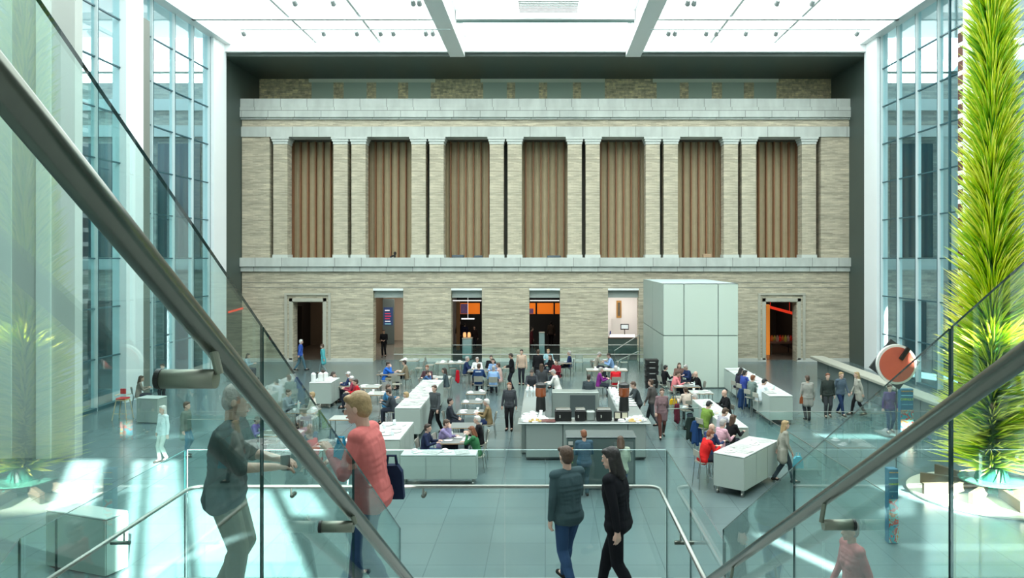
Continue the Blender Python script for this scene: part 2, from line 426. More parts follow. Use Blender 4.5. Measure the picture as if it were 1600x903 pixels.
def person(pose, loc, rz, label, top, bot=(0.03, 0.035, 0.05), hair='brown', style='short', skin='l', scale=1.0, shoes=(0.02, 0.018, 0.016), topname='shirt', group=None):
    P = POSES[pose] if isinstance(pose, str) else pose
    o = bpy.data.objects.new('person', P['body']); C.objects.link(o)
    setm(o, colm(SKIN[skin], 'skin')); o.location = loc; o.rotation_euler.z = rz; o.scale = (scale,) * 3
    tag(o, label, 'person', group)
    def part(nm, key, m):
        c = bpy.data.objects.new(nm, P[key]); C.objects.link(c); setm(c, m); c.parent = o; return c
    part(topname, 'top', colm(top)); part('trousers', 'trousers', colm(bot)); part('shoes', 'shoes', colm(shoes))
    if style in ('short', 'long'): part('hair', 'hair_' + style, colm(HC[hair], 'hair'))
    elif style == 'cap': part('hair', 'hair_short', colm(HC[hair], 'hair')); part('cap', 'cap', colm((0.85, 0.85, 0.84)))
    return o
# ------------------------------------------------------------------ the hall: floor, ceiling, walls
def holed(mb, x0, x1, z0, z1, y0, y1, holes, mi=0):
    zs = sorted({z0, z1, *[h[2] for h in holes], *[h[3] for h in holes]})
    for a, b in zip(zs, zs[1:]):
        if b - a < 1e-5: continue
        m = (a + b) / 2; cut = sorted((h[0], h[1]) for h in holes if h[2] < m < h[3]); x = x0
        for c, d in cut:
            if c > x: mb.box(x, c, y0, y1, a, b, mi)
            x = max(x, d)
        if x < x1: mb.box(x, x1, y0, y1, a, b, mi)
    return mb
TOP = 18.3
st(MB().box(-45, 45, -9, 75, -0.4, 0).build('floor', FLOORM))
st(MB().box(-31.3, 31.3, -3.4, 43.4, TOP + 0.35, TOP + 0.8).build('ceiling', W_PAINT))
HW = 18.2
# laylight panels and white beams
XC = [-17.7, -12.9, -9.3, -5.5]
xs = [(a, b) for a, b in zip(XC, XC[1:])] + [(-4.4, 4.4)] + [(-b, -a) for a, b in zip(XC, XC[1:])][::-1]
YC = [(38.95, 43.1), (34.0, 38.4), (26.5, 33.3), (16.5, 25.8), (4.5, 15.6)]
k = 0
for yi, (ya, yb) in enumerate(YC):
    for xi, (a, b) in enumerate(xs):
        if xi == 3 and yi == 1:
            continue
        p = MB().box(a + 0.09, b - 0.09, ya, yb, TOP + 0.2, TOP + 0.26).build('skylight_panel', LAY); st(p)
st(MB().box(-4.31, -1.5, 34, 38.4, TOP + 0.2, TOP + 0.26).build('skylight_panel', LAY))
st(MB().box(1.8, 4.31, 34, 38.4, TOP + 0.2, TOP + 0.26).build('skylight_panel', LAY))
GREYW = mat('grey_white', (0.6, 0.68, 0.67), 0.6)
lv = MB()
for i in range(14):
    lv.box(-1.3, 1.6, 34.2 + i * 0.3, 34.2 + i * 0.3 + 0.2, TOP + 0.16, TOP + 0.2)
st(MB().box(-1.5, 1.8, 34, 38.4, TOP + 0.24, TOP + 0.28).build('skylight_panel', LAY))  # glowing panel added behind the louvres to brighten them
tag(lv.build('louvre_grille', W_PAINT), 'white slatted louvre grille in the middle of the ceiling', 'grille')
k = 1
def trim(mb, m):
    global k
    o = mb.build('trim_%d' % k, m); k += 1; return st(o)
bm_ = MB()
for x in (-4.95, 4.95): bm_.box(x - 0.42, x + 0.42, 2, 43.3, TOP - 0.75, TOP + 0.3)
trim(bm_, W_PAINT)
bm_ = MB()
for x in (-12.9, -9.3, 9.3, 12.9): bm_.box(x - 0.07, x + 0.07, 2, 43.3, TOP + 0.02, TOP + 0.34)
for y in (38.65, 33.65, 26.1, 16.0):
    for a, b in ((-17.8, -5.3), (-4.5, 4.5), (5.3, 17.8)): bm_.box(a, b, y - 0.14, y + 0.14, TOP - 0.1, TOP + 0.34)
for x in (-17.95, 17.95): bm_.box(x - 0.3, x + 0.3, 16, 43.3, TOP - 0.1, TOP + 0.35)
bm_.box(-18.2, 18.2, 43.1, 43.4, TOP - 0.5, TOP + 0.34)
trim(bm_, W_PAINT)
trim(MB().box(-4.5, 4.5, 38.78, 38.84, TOP - 0.2, TOP - 0.1), mat('beam_line', (0.22, 0.34, 0.31), 0.6))
# rear wall, unseen behind the camera; openings shaped to cast the floor sun patches
YB = -3.0
def sun_hole(xa, xb, ya, yb, ref):   # floor patch [xa,xb] measured at depth ref, depths ya..yb
    o = SUN_K * (ref - YB); return (xa + o, xb + o, (ya - YB) * SUN_T, (yb - YB) * SUN_T)
holes = [sun_hole(-14.75, -13.6, 18.9, 23.95, 24), sun_hole(-12.75, -12.37, 14.8, 23.9, 23.9), sun_hole(-12.3, -11.3, 14.8, 23.9, 23.9),
         sun_hole(-9.7, -7.4, 14.8, 20.9, 20.9), sun_hole(-7.25, -6.3, 18.6, 20.9, 20.9),
         sun_hole(7.0, 12.6, 26.6, 27.3, 27), sun_hole(7.7, 12, 16.55, 16.9, 16.7), sun_hole(9.4, 12.6, 18.7, 21.2, 20), sun_hole(4.6, 5.1, 15.2, 17.6, 17.5)]
st(holed(MB(), -31, 31, 0, TOP + 0.5, YB - 0.3, YB, holes).build('wall_back', PLASTER))
sw = MB().box(-31.3, -31, YB, 23.9, 0, TOP + 0.4).box(31, 31.3, YB, 16, 0, TOP + 0.4)
st(sw.build('wall_side', PLASTER))
st(MB().box(-31, -14.64, 23.9, 24.3, 0, TOP + 0.4).build('wall_left', PLASTER))
st(MB().box(18.5, 31, 15.7, 16.0, 0, TOP + 0.4).build('wall_right', PLASTER))
trim_strip = MB().box(-15.8, -15.36, 23.82, 23.9, 0, TOP).box(-18.3, -16.6, 23.86, 23.9, 0, TOP)
st(trim_strip.build('trim_0', mat('pale_band', (0.66, 0.74, 0.70), 0.6)))
# far facade --------------------------------------------------------
YF, YFB = 46.0, 46.8
def FB(mb, a, b, yt, yb, y0=YF, y1=YFB, mi=0): return mb.box(fx(a), fx(b), y0, y1, fz(yb), fz(yt), mi)
doors = [(458, 504, 472), (583, 630, 452), (705, 753, 452), (827, 875, 452), (950, 998, 452), (1197, 1245, 472)]
hl = [(fx(a), fx(b), -0.01, fz(t)) for a, b, t in doors]
lw_ = holed(MB(), fx(378), fx(1327), 0, fz(424), YF, YFB, hl)
FB(lw_, 378, 421, 213, 403); FB(lw_, 1283, 1327, 213, 403)
FB(lw_, 378, 1327, 186, 199)
st(lw_.build('wall_far', BRICK))
tr = MB()
FB(tr, 377, 1328, 402.5, 416.3, YF - 0.28, YFB + 1.2); FB(tr, 377.5, 1327.5, 416.5, 424, YF - 0.16, YFB)
trim(tr, STONE)
tr = MB(); FB(tr, 377, 1328, 198, 214, YF - 0.06, YFB + 0.3); trim(tr, STONE)
tr = MB(); FB(tr, 376, 1329, 168.5, 184, YF - 0.25, YFB + 2.1); FB(tr, 377, 1328, 184, 187, YF - 0.12, YFB); FB(tr, 377, 1328, 155, 168, YF - 0.18, YFB); trim(tr, STONE)
JOINT = mat('stone_joint', (0.22, 0.23, 0.2), 0.9)
tr = MB()
for y in (441, 449): FB(tr, 379, 1326, y, y + 0.7, YF - 0.012, YF + 0.02)
FB(tr, 377, 1328, 416, 416.7, YF - 0.2, YF); trim(tr, JOINT)
BASE = mat('base_course', (0.60, 0.62, 0.56), 0.7, noise=0.1)
tr = MB()
xs_ = [378, 458, 504, 583, 630, 705, 753, 827, 875, 950, 998, 1197, 1245, 1327]
for a, b in zip(xs_[0::2], xs_[1::2]): FB(tr, a, b, 559.5, 565, YF - 0.05, YF + 0.02)
trim(tr, BASE)
# architraves of the outer doors
ARCH = mat('architrave_stone', (0.47, 0.46, 0.375), 0.8, noise=0.1, nscale=3)
for a, b in ((458, 504), (1197, 1245)):
    tr = MB()
    FB(tr, a - 6, a - 1, 466, 562, YF - 0.05, YF + 0.02); FB(tr, b + 1, b + 6, 466, 562, YF - 0.05, YF + 0.02); FB(tr, a - 6, b + 6, 466, 471, YF - 0.05, YF + 0.02)
    FB(tr, a - 13, a - 9, 459, 562, YF - 0.07, YF + 0.02); FB(tr, b + 9, b + 13, 459, 562, YF - 0.07, YF + 0.02); FB(tr, a - 13, b + 13, 458, 461, YF - 0.09, YF + 0.02)
    trim(tr, ARCH)
# lintels, soffit panels of the inner openings
for i, (a, b) in enumerate(((583, 630), (705, 753), (827, 875), (950, 998))):
    tr = MB(); FB(tr, a, b, 450.5, 453.5 if i else 454, YF - 0.04, YF + 0.5)
    trim(tr, mat('lintel_white', (0.85, 0.9, 0.88), 0.5))
    tr = MB(); FB(tr, a, b, 454, 465.5, YF + 0.35, YF + 0.5); trim(tr, mat('transom_panel', (0.50, 0.56, 0.52), 0.5))
# loggia
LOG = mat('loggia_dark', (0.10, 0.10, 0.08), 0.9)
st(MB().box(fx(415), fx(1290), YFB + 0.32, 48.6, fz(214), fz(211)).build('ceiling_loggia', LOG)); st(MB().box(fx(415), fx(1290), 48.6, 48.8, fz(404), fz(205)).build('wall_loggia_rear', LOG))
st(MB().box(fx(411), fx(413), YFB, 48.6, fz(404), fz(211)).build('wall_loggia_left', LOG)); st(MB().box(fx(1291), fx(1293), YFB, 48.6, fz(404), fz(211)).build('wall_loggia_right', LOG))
SCR = mat('tan_screen', (0.50, 0.42, 0.26), 0.8, noise=0.14, nscale=3)
FIN = mat('russet_fin', (0.33, 0.155, 0.075), 0.7, noise=0.15, nscale=3)
bays = [484.5 + 122.2 * i for i in range(7)]
for i, bc in enumerate(bays):
    r_ = empty('slatted_screen', (fx(bc), 48.1, fz(403)))
    tag(r_, 'tan slatted screen with russet edges in the %s bay from the colonnade left end' % ORD[i], 'screen', 'slatted screens in the colonnade')
    h = fz(214) - fz(403) - 0.01; p = MB(); f = MB(); nn = 7; wd = 3.3 / nn
    for j in range(nn):
        x0 = -1.65 + j * wd
        p.prism([(x0 + 0.03, 0.0), (x0 + wd * 0.5, -0.10), (x0 + wd - 0.03, 0.0), (x0 + wd - 0.03, 0.06), (x0 + 0.03, 0.06)], 'z', 0, h)
        f.box(x0 - 0.035, x0 + 0.035, -0.30, 0.06, 0, h)
    f.box(1.65 - 0.035, 1.65 + 0.035, -0.3, 0.06, 0, h)
    p.build('panel', SCR, r_); f.build('fin', FIN, r_)
pil = []
for bc in bays: pil += [(bc - 58, bc - 36), (bc + 36, bc + 58)]
PILW = mat('pilaster_stone', (0.58, 0.62, 0.57), 0.7, noise=0.08)
pr = None
for i, (a, b) in enumerate(pil):
    lab = 'pale brick pilaster with white capital, %s from the left in the upper colonnade' % ORD[i]
    loc = ((fx(a) + fx(b)) / 2, YF, fz(403))
    if pr is None:
        r_ = empty('stone_pilaster', loc); tag(r_, lab, 'pilaster', 'pilasters of the upper colonnade'); pr = r_
        hw = 11 / S1; h = fz(214) - fz(403)
        MB().box(-hw, hw, 0.06, 0.85, 0.2, h - 0.3).build('shaft', BRICK, r_)
        MB().box(-hw - 0.02, hw + 0.02, 0.03, 0.88, h - 0.42, h - 0.26).box(-hw - 0.07, hw + 0.07, -0.02, 0.93, h - 0.26, h - 0.12).box(-hw - 0.12, hw + 0.12, -0.06, 0.97, h - 0.12, h).build('capital', PILW, r_)
        MB().box(-hw - 0.04, hw + 0.04, 0.0, 0.9, 0, 0.2).build('base', PILW, r_)
        CH[r_.name] = kids(r_)
    else: copy_tree(pr, loc, 0, lab)
# small pieces on the sill of the loggia
def sill_item(nm, px, py, wpx, hpx, col, lab, cat):
    x, z = fx(px), fz(403)
    o = MB().rbox(x - wpx / S1 / 2, x + wpx / S1 / 2, 46.95, 47.35, z, z + hpx / S1, 0.04).build(nm, mat(nm + '_c', col, 0.7)); tag(o, lab, cat)
sill_item('sofa', 712, 401, 19, 5, (0.10, 0.13, 0.15), 'dark grey low sofa back showing above the sill in the third bay', 'sofa')
sill_item('sofa', 745, 401, 14, 4, (0.10, 0.13, 0.15), 'dark grey seat back beside the pilaster at the third bay', 'sofa')
sill_item('sofa', 866, 401, 22, 4, (0.07, 0.09, 0.10), 'dark seat back on the sill of the middle bay', 'sofa')
sill_item('wooden_box', 1111, 400, 14, 6.5, (0.42, 0.29, 0.18), 'tan wooden box on the sill in the sixth bay of the colonnade', 'box')
b_ = MB(); zz = fz(403); xx = fx(611)
b_.cap((xx - 0.25, 47.1, zz + 0.05), (xx - 0.1, 47.1, zz + 0.14), 0.05, 0.05); b_.cap((xx, 47.1, zz), (xx, 47.1, zz + 0.2), 0.07, 0.06); b_.ell((xx + 0.02, 47.1, zz + 0.28), (0.09, 0.09, 0.11))
tag(b_.build('bust', GASK), 'small black bust on the white sill in the second bay', 'sculpture')
# recessed upper wall
YU = 48.9; S2 = F / YU
def ux(px): return (px - VX) / S2
def uz(py): return E + (VY - py) / S2
up = MB(); up.box(-HW, HW, YU, YU + 0.4, fz(205), 17.62)
st(up.build('wall_attic', BRICK_UP))
PAN = mat('attic_panel', (0.50, 0.62, 0.50), 0.8)
groups = [((483, 680), [(487, 521), (537, 573), (588, 622), (638, 673)]), ((751, 945), [(755, 792), (805, 842), (855, 895), (908, 945)]), ((1020, 1216), [(1026, 1062), (1076, 1112), (1128, 1162), (1178, 1213)])]
for (la, lb), ps in groups:
    t_ = MB().box(ux(la), ux(lb), YU - 0.08, YU + 0.02, uz(129), uz(122)); trim(t_, mat('attic_lintel', (0.85, 0.9, 0.74), 0.8))
    t_ = MB()
    for a, b in ps: t_.box(ux(a), ux(b), YU - 0.03, YU + 0.02, fz(160), uz(129))
    trim(t_, PAN)
# portal surround, its shade put into a dark colour
po = MB().box(-HW - 0.6, -HW, 43.4, YU + 0.4, 0, 18.1).box(HW, HW + 0.6, 43.4, YU + 0.4, 0, 18.1).box(-HW - 0.6, HW + 0.6, 43.4, YU + 0.4, 17.6, 18.15)
st(po.build('wall_portal', PORTSHADE))
tr = MB().box(-HW + 0.03, -HW + 0.07, 43.38, 43.42, 1.6, 17.6).box(HW - 0.07, HW - 0.03, 43.38, 43.42, 1.6, 17.6)
trim(tr, STEEL_L)
trim(MB().box(fx(1328), HW, YF + 0.05, YFB, 0, fz(187)).box(-HW, fx(377), YF + 0.05, YFB, 0, fz(187)), mat('return_grey', (0.20, 0.22, 0.185), 0.8))
NEON = mat('red_neon', (0.9, 0.05, 0.02), 0.5, emit=0.9)
# glazed sides ---------------------------------------------------------
MY = [17.7, 19.85, 22, 24.15, 26.3, 28.9, 31.2, 33.1, 35.6, 37.7, 39.7, 41.65]
ZT = [2.1, 4.16, 6.2, 8.27, 10.3, 12.37, 14.4, 16.45]
for sd, nm in ((-1, 'window_1'), (1, 'window_2')):
    r_ = empty(nm, (0, 0, 0)); st(r_)
    x = sd * 18.3
    MB().box(x - 0.012, x + 0.012, 16.05 if sd > 0 else 24.3, 41.9, 0.05, TOP + 0.3).build('pane', WINGL, r_)
    f = MB(); d = MB()
    for y in MY:
        if sd < 0 and y < 24.4: continue
        f.box(x - 0.13, x + 0.13, y - 0.05, y + 0.05, 0, TOP + 0.3)
        xd = x - sd * 0.135; d.box(xd - 0.006, xd + 0.006, y - 0.02, y + 0.03, 0, TOP + 0.3)
    for z in ZT: d.box(x - 0.05, x + 0.05, 16.05 if sd > 0 else 24.3, 41.9, z - 0.028, z + 0.028)
    f.build('mullion', MULL, r_); d.build('transom', MULLD, r_)
    MB().box(x - 0.12, x + 0.12, 16.05 if sd > 0 else 24.3, 41.9, 0, 0.14).build('sill', MULLD, r_)
COLW = mat('column_white', (0.9, 0.95, 0.95), 0.5)
k2 = 0
for sd, ya, yb in ((-1, 33.0, 34.4), (-1, 41.7, 43.35), (1, 31.6, 33.1), (1, 41.7, 43.35), (1, 23.0, 24.5)):
    x = sd * 18.3; c = MB().box(x - 0.3, x + 0.3, ya, yb, 0, TOP + 0.3)
    trim(c, COLW)
trim(MB().box(-18.55, -18.02, 34.4, 35.0, 0, 17.0), mat('reveal_shade', (0.20, 0.22, 0.19), 0.7))  # strip beside the column, shade put into its grey colour
trim(MB().box(18.1, 18.2, 34.42, 34.5, 0, TOP), MULLD)
QUO = blocks('quoin_blocks', (0.16, 0.07, 0.05), (0.10, 0.05, 0.04), (0.85, 0.9, 0.9), 3.0, 0.62, 0.10, nz=0.2)
st(MB().box(18.05, 18.4, 33.15, 33.6, 0.3, 16.2).build('trim_%d' % k, QUO)); k += 1
# facade going on outside the glass, left and right; courtyard paving is the same floor slab
ex = MB()
for sd in (-1, 1):
    a, b = (-44, -18.85) if sd < 0 else (18.85, 44)
    ex.box(a, b, 47.0, 47.8, 0, 17.6)
ex.box(-34, -33.4, 24.4, 47, 0, 12.5).box(33.4, 34, 16, 47, 0, 28)  # unseen right wall raised tall to keep sun off the outer facade
st(ex.build('wall_outside', EXTBRICK))
t_ = MB()
for sd in (-1, 1):
    a, b = (-44, -18.85) if sd < 0 else (18.85, 44)
    t_.box(a, b, 46.8, 47.0, 17.6, 18.3).box(a, b, 46.8, 47.0, 13.6, 14.3).box(a, b, 46.8, 47.0, 15.2, 15.9).box(a, b, 46.8, 47.0, 5.5, 6.2)
    for i in range(5):
        xx = (a + 1.2 + i * 4.68) if sd > 0 else (b - 1.2 - i * 4.68)
        t_.box(xx - 0.45, xx + 0.45, 46.85, 47.0, 6.2, 13.6)
trim(t_, mat('outer_stone', (0.50, 0.60, 0.60), 0.8))
t_ = MB()
for sd in (-1, 1):
    for i in range(5):
        xx = sd * (20.05 + 2.34 + i * 4.68)
        t_.box(xx - 1.3, xx + 1.3, 46.93, 47.01, 6.25, 13.2)
        t_.box(xx - 0.9, xx + 0.9, 46.93, 47.01, 0, 3.6)
for i in range(1, 6):
    yy = 20 + i * 4.4
    t_.box(-33.42, -33.36, yy - 1.2, yy + 1.2, 0.6, 4.2).box(33.36, 33.42, yy - 1.2, yy + 1.2, 0.6, 4.2).box(-33.42, -33.36, yy - 1.2, yy + 1.2, 6.4, 11).box(33.36, 33.42, yy - 1.2, yy + 1.2, 6.4, 11)
trim(t_, mat('outer_window', (0.05, 0.11, 0.13), 0.15))
# ------------------------------------------------------------------ rooms behind the doors
BROWN = mat('room_brown', (0.20, 0.155, 0.11), 0.6, noise=0.1, nscale=1)
CREAM = mat('room_cream', (0.62, 0.56, 0.47), 0.6)
DGREY = mat('room_dark', (0.035, 0.035, 0.035), 0.6)
WOODF = mat('room_floor', (0.12, 0.10, 0.08), 0.3)
WHITEM = mat('room_white', (0.75, 0.74, 0.72), 0.6)
def room(a, b, depth, back, left, right, ceil, light, nm, h=4.2, fl=None):
    xa, xb = fx(a), fx(b); y0, y1 = 46.8, 46.8 + depth
    for n2, bx, m in (('back', (xa, xb, y1, y1 + .1, 0, h), back), ('left', (xa - .1, xa, y0, y1, 0, h), left), ('right', (xb, xb + .1, y0, y1, 0, h), right)):
        st(MB().box(*bx).build('wall_%s_%s' % (nm, n2), m))
    st(MB().box(xa, xb, y0, y1, h, h + .1).build('ceiling_' + nm, ceil))
    if fl: st(MB().box(xa, xb, y0, y1, 0, 0.012).build('floor_' + nm, fl))
    if light:
        l = bpy.data.lights.new('room_lamp', 'AREA'); l.shape = 'RECTANGLE'; l.size = (xb - xa) * 0.6; l.size_y = depth * 0.6; l.energy = light[0]; l.color = light[1]
        o = bpy.data.objects.new('room_lamp', l); C.objects.link(o); o.location = ((xa + xb) / 2, (y0 + y1) / 2, h - 0.1)
room(415, 529, 8, BROWN, DGREY, BROWN, DGREY, (28, (1, .8, .6)), 'panelled_room', fl=WOODF)
room(534, 672, 11, CREAM, BROWN, CREAM, CREAM, (160, (1, .88, .74)), 'corridor', fl=mat('corridor_floor', (0.2, 0.2, 0.18), 0.25))
room(684, 912, 9, DGREY, WHITEM, DGREY, DGREY, (60, (1, .85, .7)), 'cafe', fl=DGREY)
room(930, 1030, 6, WHITEM, WHITEM, WHITEM, WHITEM, (130, (1, .93, .85)), 'shop', fl=DGREY)
room(1170, 1290, 9, DGREY, mat('room_orange', (0.55, 0.22, 0.05), 0.6), DGREY, DGREY, (26, (1, .7, .5)), 'gallery', fl=WOODF)
def ax(px, y): return (px - VX) / F * y
def az(py, y): return E + (VY - py) / F * y
# panels in room 1
tag(MB().box(ax(463, 50), ax(472, 50), 50, 50.15, 0.01, az(478, 50)).build('dark_door_leaf', mat('door_leaf', (0.02, 0.015, 0.012), 0.4)), 'tall dark door leaf inside the far left doorway', 'door')
# poster board in doorway 2
pb = empty('poster_board', (ax(607, 55), 55, 0)); tag(pb, 'blue and purple poster board standing in the second doorway from the left', 'poster')
MB().rbox(-0.42, 0.42, -0.05, 0.05, 0.02, az(467, 55), 0.02).build('board', mat('poster_grey', (0.12, 0.17, 0.18), 0.5), pb)
MB().box(-0.33, 0.33, -0.07, -0.05, az(508, 55), az(480, 55)).build('poster', mat('poster_blue', (0.03, 0.06, 0.16), 0.4, emit=0.6), pb)
tx = MB()
for i, (c_, zz) in enumerate(((0, 484), (1, 489), (1, 493), (1, 497), (0, 501), (2, 505))):
    tx.box(-0.24, 0.10 + 0.05 * (i % 3), -0.08, -0.07, az(zz + 1.6, 55), az(zz, 55), c_)
tx.build('lettering', [mat('poster_white', (.8, .8, .9), .5, emit=.7), mat('poster_red', (.6, .05, .12), .5, emit=.7), mat('poster_teal', (.2, .5, .6), .5, emit=.6)], pb)
lt = MB().box(ax(618, 52), ax(629, 52), 51.5, 52.5, 4.08, 4.19).build('ceiling_lamp', mat('lamp_white', (1, .98, .92), .5, emit=3)); tag(lt, 'small bright ceiling lamp in the corridor doorway', 'lamp')
# cafe menu boards
ORG = mat('menu_orange', (1.0, 0.22, 0.015), 0.5, emit=0.75); MFR = mat('menu_frame', (0.012, 0.01, 0.01), 0.4); MPH = mat('menu_photo', (0.18, 0.10, 0.22), 0.5, emit=0.4, noise=0.6, nscale=6)
cnt = 0
for a, b, lab in ((718, 751, 'orange lit menu board in the third doorway'), (823, 838, 'narrow left part of the orange menu screens in the fourth doorway'), (838, 866, 'wide middle orange menu screen in the fourth doorway'), (866, 893, 'orange menu screen at the right edge of the fourth doorway')):
    y = 52.5; m = empty('menu_board', (ax(a, y), y, 0)); tag(m, lab, 'menu board', 'orange cafe menu boards')
    wd = ax(b, y) - ax(a, y)
    MB().box(0, wd, 0, 0.1, az(493, y), az(470, y)).build('frame', MFR, m)
    MB().box(0.06, wd - 0.06, -0.02, 0, az(490.5, y), az(473.5, y)).build('screen', ORG, m)
    for q in (0.2, 0.8): MB().tube([(wd * q, 0.05, az(470, y)), (wd * q, 0.05, 4.2)], 0.012, 6).build('hanger', GASK, m)
    if a in (718, 823): MB().box(0.08, wd * (0.4 if a == 718 else 0.7), -0.03, -0.02, az(490, y), az(482 if a > 800 else 474.5, y)).build('photo', MPH, m)
o = MB().box(ax(713, 51.5), ax(718, 51.5), 51.5, 51.8, 0, az(471, 51.5)).build('timber_post', mat('timber', (0.30, 0.17, 0.07), 0.6)); tag(o, 'narrow tan timber post beside the menu board in the third doorway', 'post')
ls = mat('strip_lamp', (1, 1, .96), .5, emit=2.0)
tag(MB().box(ax(706, 47.6), ax(752, 47.6), 47.6, 47.7, az(470.3, 47.6), az(469, 47.6)).build('strip_light', ls), 'thin white strip light under the transom of the third doorway', 'lamp', None)
tag(MB().box(ax(828, 47.6), ax(874, 47.6), 47.6, 47.7, az(470.3, 47.6), az(469, 47.6)).build('strip_light', ls), 'thin white strip light under the transom of the fourth doorway', 'lamp', None)
tag(MB().box(ax(721, 50), ax(741, 50), 50, 50.1, az(499, 50), az(497.3, 50)).tube([(ax(731, 50), 50.05, az(498, 50)), (ax(731, 50), 50.05, 4.2)], 0.008, 6).build('strip_light', ls), 'short glowing strip above the heads in the third doorway', 'lamp')
for a, b, lab in ((723, 738, 'pale teal pedestal bin standing in the third doorway'), (842, 851, 'slim pale teal pedestal in the fourth doorway')):
    pd = empty('pedestal', (ax((a + b) / 2, 47.5), 47.5, 0)); tag(pd, lab, 'pedestal', 'pale pedestals in the doorways')
    wd = (b - a) / F * 47.5 / 2
    MB().rbox(-wd, wd, -wd, wd, 0.01, az(529, 47.5) if a < 800 else az(520, 47.5), 0.03).build('body', mat('pedestal_teal', (0.30, 0.42, 0.41), 0.5), pd)
    MB().rbox(-wd * 1.05, wd * 1.05, -wd * 1.05, wd * 1.05, (az(529, 47.5) if a < 800 else az(520, 47.5)), (az(529, 47.5) if a < 800 else az(520, 47.5)) + 0.06, 0.02).build('lid', mat('pedestal_lid', (0.5, 0.5, 0.42), 0.5), pd)
for px in (726, 733):
    tag(MB().lathe([(0.06, 0), (0.1, 0.03), (0.1, 0.2), (0.07, 0.3)], 10, (ax(px, 47.5), 47.5, az(528, 47.5) + 0.05)).build('lamp_jar', mat('jar_glow', (1, .5, .2), .5, emit=1.0)), 'small glowing orange jar on the pedestal, %s one' % ('left' if px == 726 else 'right'), 'jar')
# shop doorway 5: picture, easel sheet, monitor and counter
pc = empty('framed_picture', (ax(968, 52.3), 52.52, 0)); tag(pc, 'tall gilt-framed picture on the white wall of the fifth doorway', 'picture')
MB().box(-0.17, 0.17, 0.2, 0.28, az(497, 52.5), az(470, 52.5)).build('frame', mat('gilt', (0.42, 0.22, 0.05), 0.4), pc)
MB().box(-0.09, 0.09, 0.17, 0.2, az(494, 52.5), az(473, 52.5)).build('canvas', mat('canvas_dark', (0.10, 0.08, 0.05), 0.6, noise=.5), pc)
mo = empty('monitor', (ax(976, 49.5), 49.5, 0)); tag(mo, 'small black-framed monitor on the counter in the fifth doorway', 'monitor')
MB().rbox(-0.27, 0.27, -0.03, 0.03, az(515, 49.5), az(506, 49.5), 0.015).build('frame', GASK, mo)
MB().box(-0.22, 0.22, -0.04, -0.03, az(513.5, 49.5), az(507.5, 49.5)).build('screen', mat('screen_blue', (.7, .8, .85), .4, emit=.5), mo)
MB().cap((0, 0.02, 1.15), (0, 0.02, az(514, 49.5)), 0.03, 0.03).build('stand', GASK, mo)
ct = empty('shop_counter', (ax(974, 49.3), 49.3, 0)); tag(ct, 'dark glass-fronted shop counter in the fifth doorway', 'counter')
MB().rbox(-1.1, 1.1, -0.3, 0.4, 1.06, 1.14).build('worktop', mat('ctop', (0.16, 0.10, 0.07), 0.4), ct); MB().box(-1.05, 1.05, -0.25, 0.35, 0, 1.06).build('body', mat('cbody', (0.10, 0.16, 0.15), 0.3), ct)
MB().box(-0.9, 0.7, -0.29, -0.25, az(526, 49.3) - 0.0, az(522, 49.3)).build('light_strip', mat('cstrip', (1, .98, .9), .5, emit=1.6), ct)
sh_ = empty('sheet_stand', (ax(962, 49.5), 49.5, 0)); tag(sh_, 'white sheet in a thin frame standing on the counter of the fifth doorway', 'sign'); MB().box(-0.3, 0.3, 0, 0.03, 1.14, az(497, 50)).build('sheet', WHITEM, sh_)
# gallery doorway 6: orange pillar, red light strip, patterned tables
tag(MB().rbox(ax(1197, 49), ax(1203, 49), 49, 49.3, 0.02, az(476, 49)).build('orange_pillar', mat('glow_orange', (1, .33, .05), .5, emit=.6)), 'glowing orange pillar at the left of the far right doorway', 'pillar')
n_ = MB().tube([(ax(1204, 50), 50.05, az(479, 50)), (ax(1204, 50), 50.05, 4.2)], 0.012, 6).tube([(ax(1234, 50), 50.05, az(488, 50)), (ax(1234, 50), 50.05, 4.2)], 0.012, 6); n_.prism([(ax(1200, 50), az(477, 50)), (ax(1238, 50), az(487, 50)), (ax(1238, 50), az(491.5, 50)), (ax(1200, 50), az(481, 50))], 'y', 50, 50.1)
tag(n_.build('red_light_strip', NEON), 'slanting red light strip inside the far right doorway', 'lamp')
for i in range(9):
    px = 1202 + i * 4.2; y = 49.2 + (i % 3) * 0.5
    col = [(0.5, 0.03, 0.02), (0.45, 0.12, 0.03), (0.30, 0.25, 0.05), (0.3, 0.2, 0.15)][i % 4]
    v = MB().lathe([(0.05, 0), (0.09, 0.08), (0.11, 0.25), (0.05, 0.36), (0.06, 0.42)], 10, (ax(px, y), y, 0.0 if False else az(534, y)))
    tag(v.build('glass_vase', mat('vase%d' % (i % 4), col, 0.2, emit=0.15)), 'coloured glass vase on the long table in the far right doorway, %s from the left' % ORD[i], 'vase', 'glass vases in the far right doorway')
tb_ = empty('display_table', (ax(1219, 49.7), 49.7, 0)); tag(tb_, 'long dark display table in the far right doorway', 'table')
MB().rbox(-0.85, 0.85, -0.75, 0.85, az(534, 49.2) - 0.12, az(534, 49.2) - 0.01).build('tabletop', mat('dtop', (0.09, 0.04, 0.025), .5), tb_)
for a in (-.75, .75):
    for c_ in (-.6, .7): MB().box(a - .03, a + .03, c_ - .03, c_ + .03, 0, az(534, 49.2) - .1).build('leg', DGREY, tb_)
# glowing red strip on the left side of the portal
n_ = MB(); n_.prism([(44.0, az(486.5, 44)), (46.4, az(480, 46)), (46.4, az(482.5, 46)), (44.0, az(489, 44))], 'x', -18.18, -18.1)
tag(n_.build('red_light_strip', NEON), 'short glowing red strip on the dark left side of the portal', 'lamp')
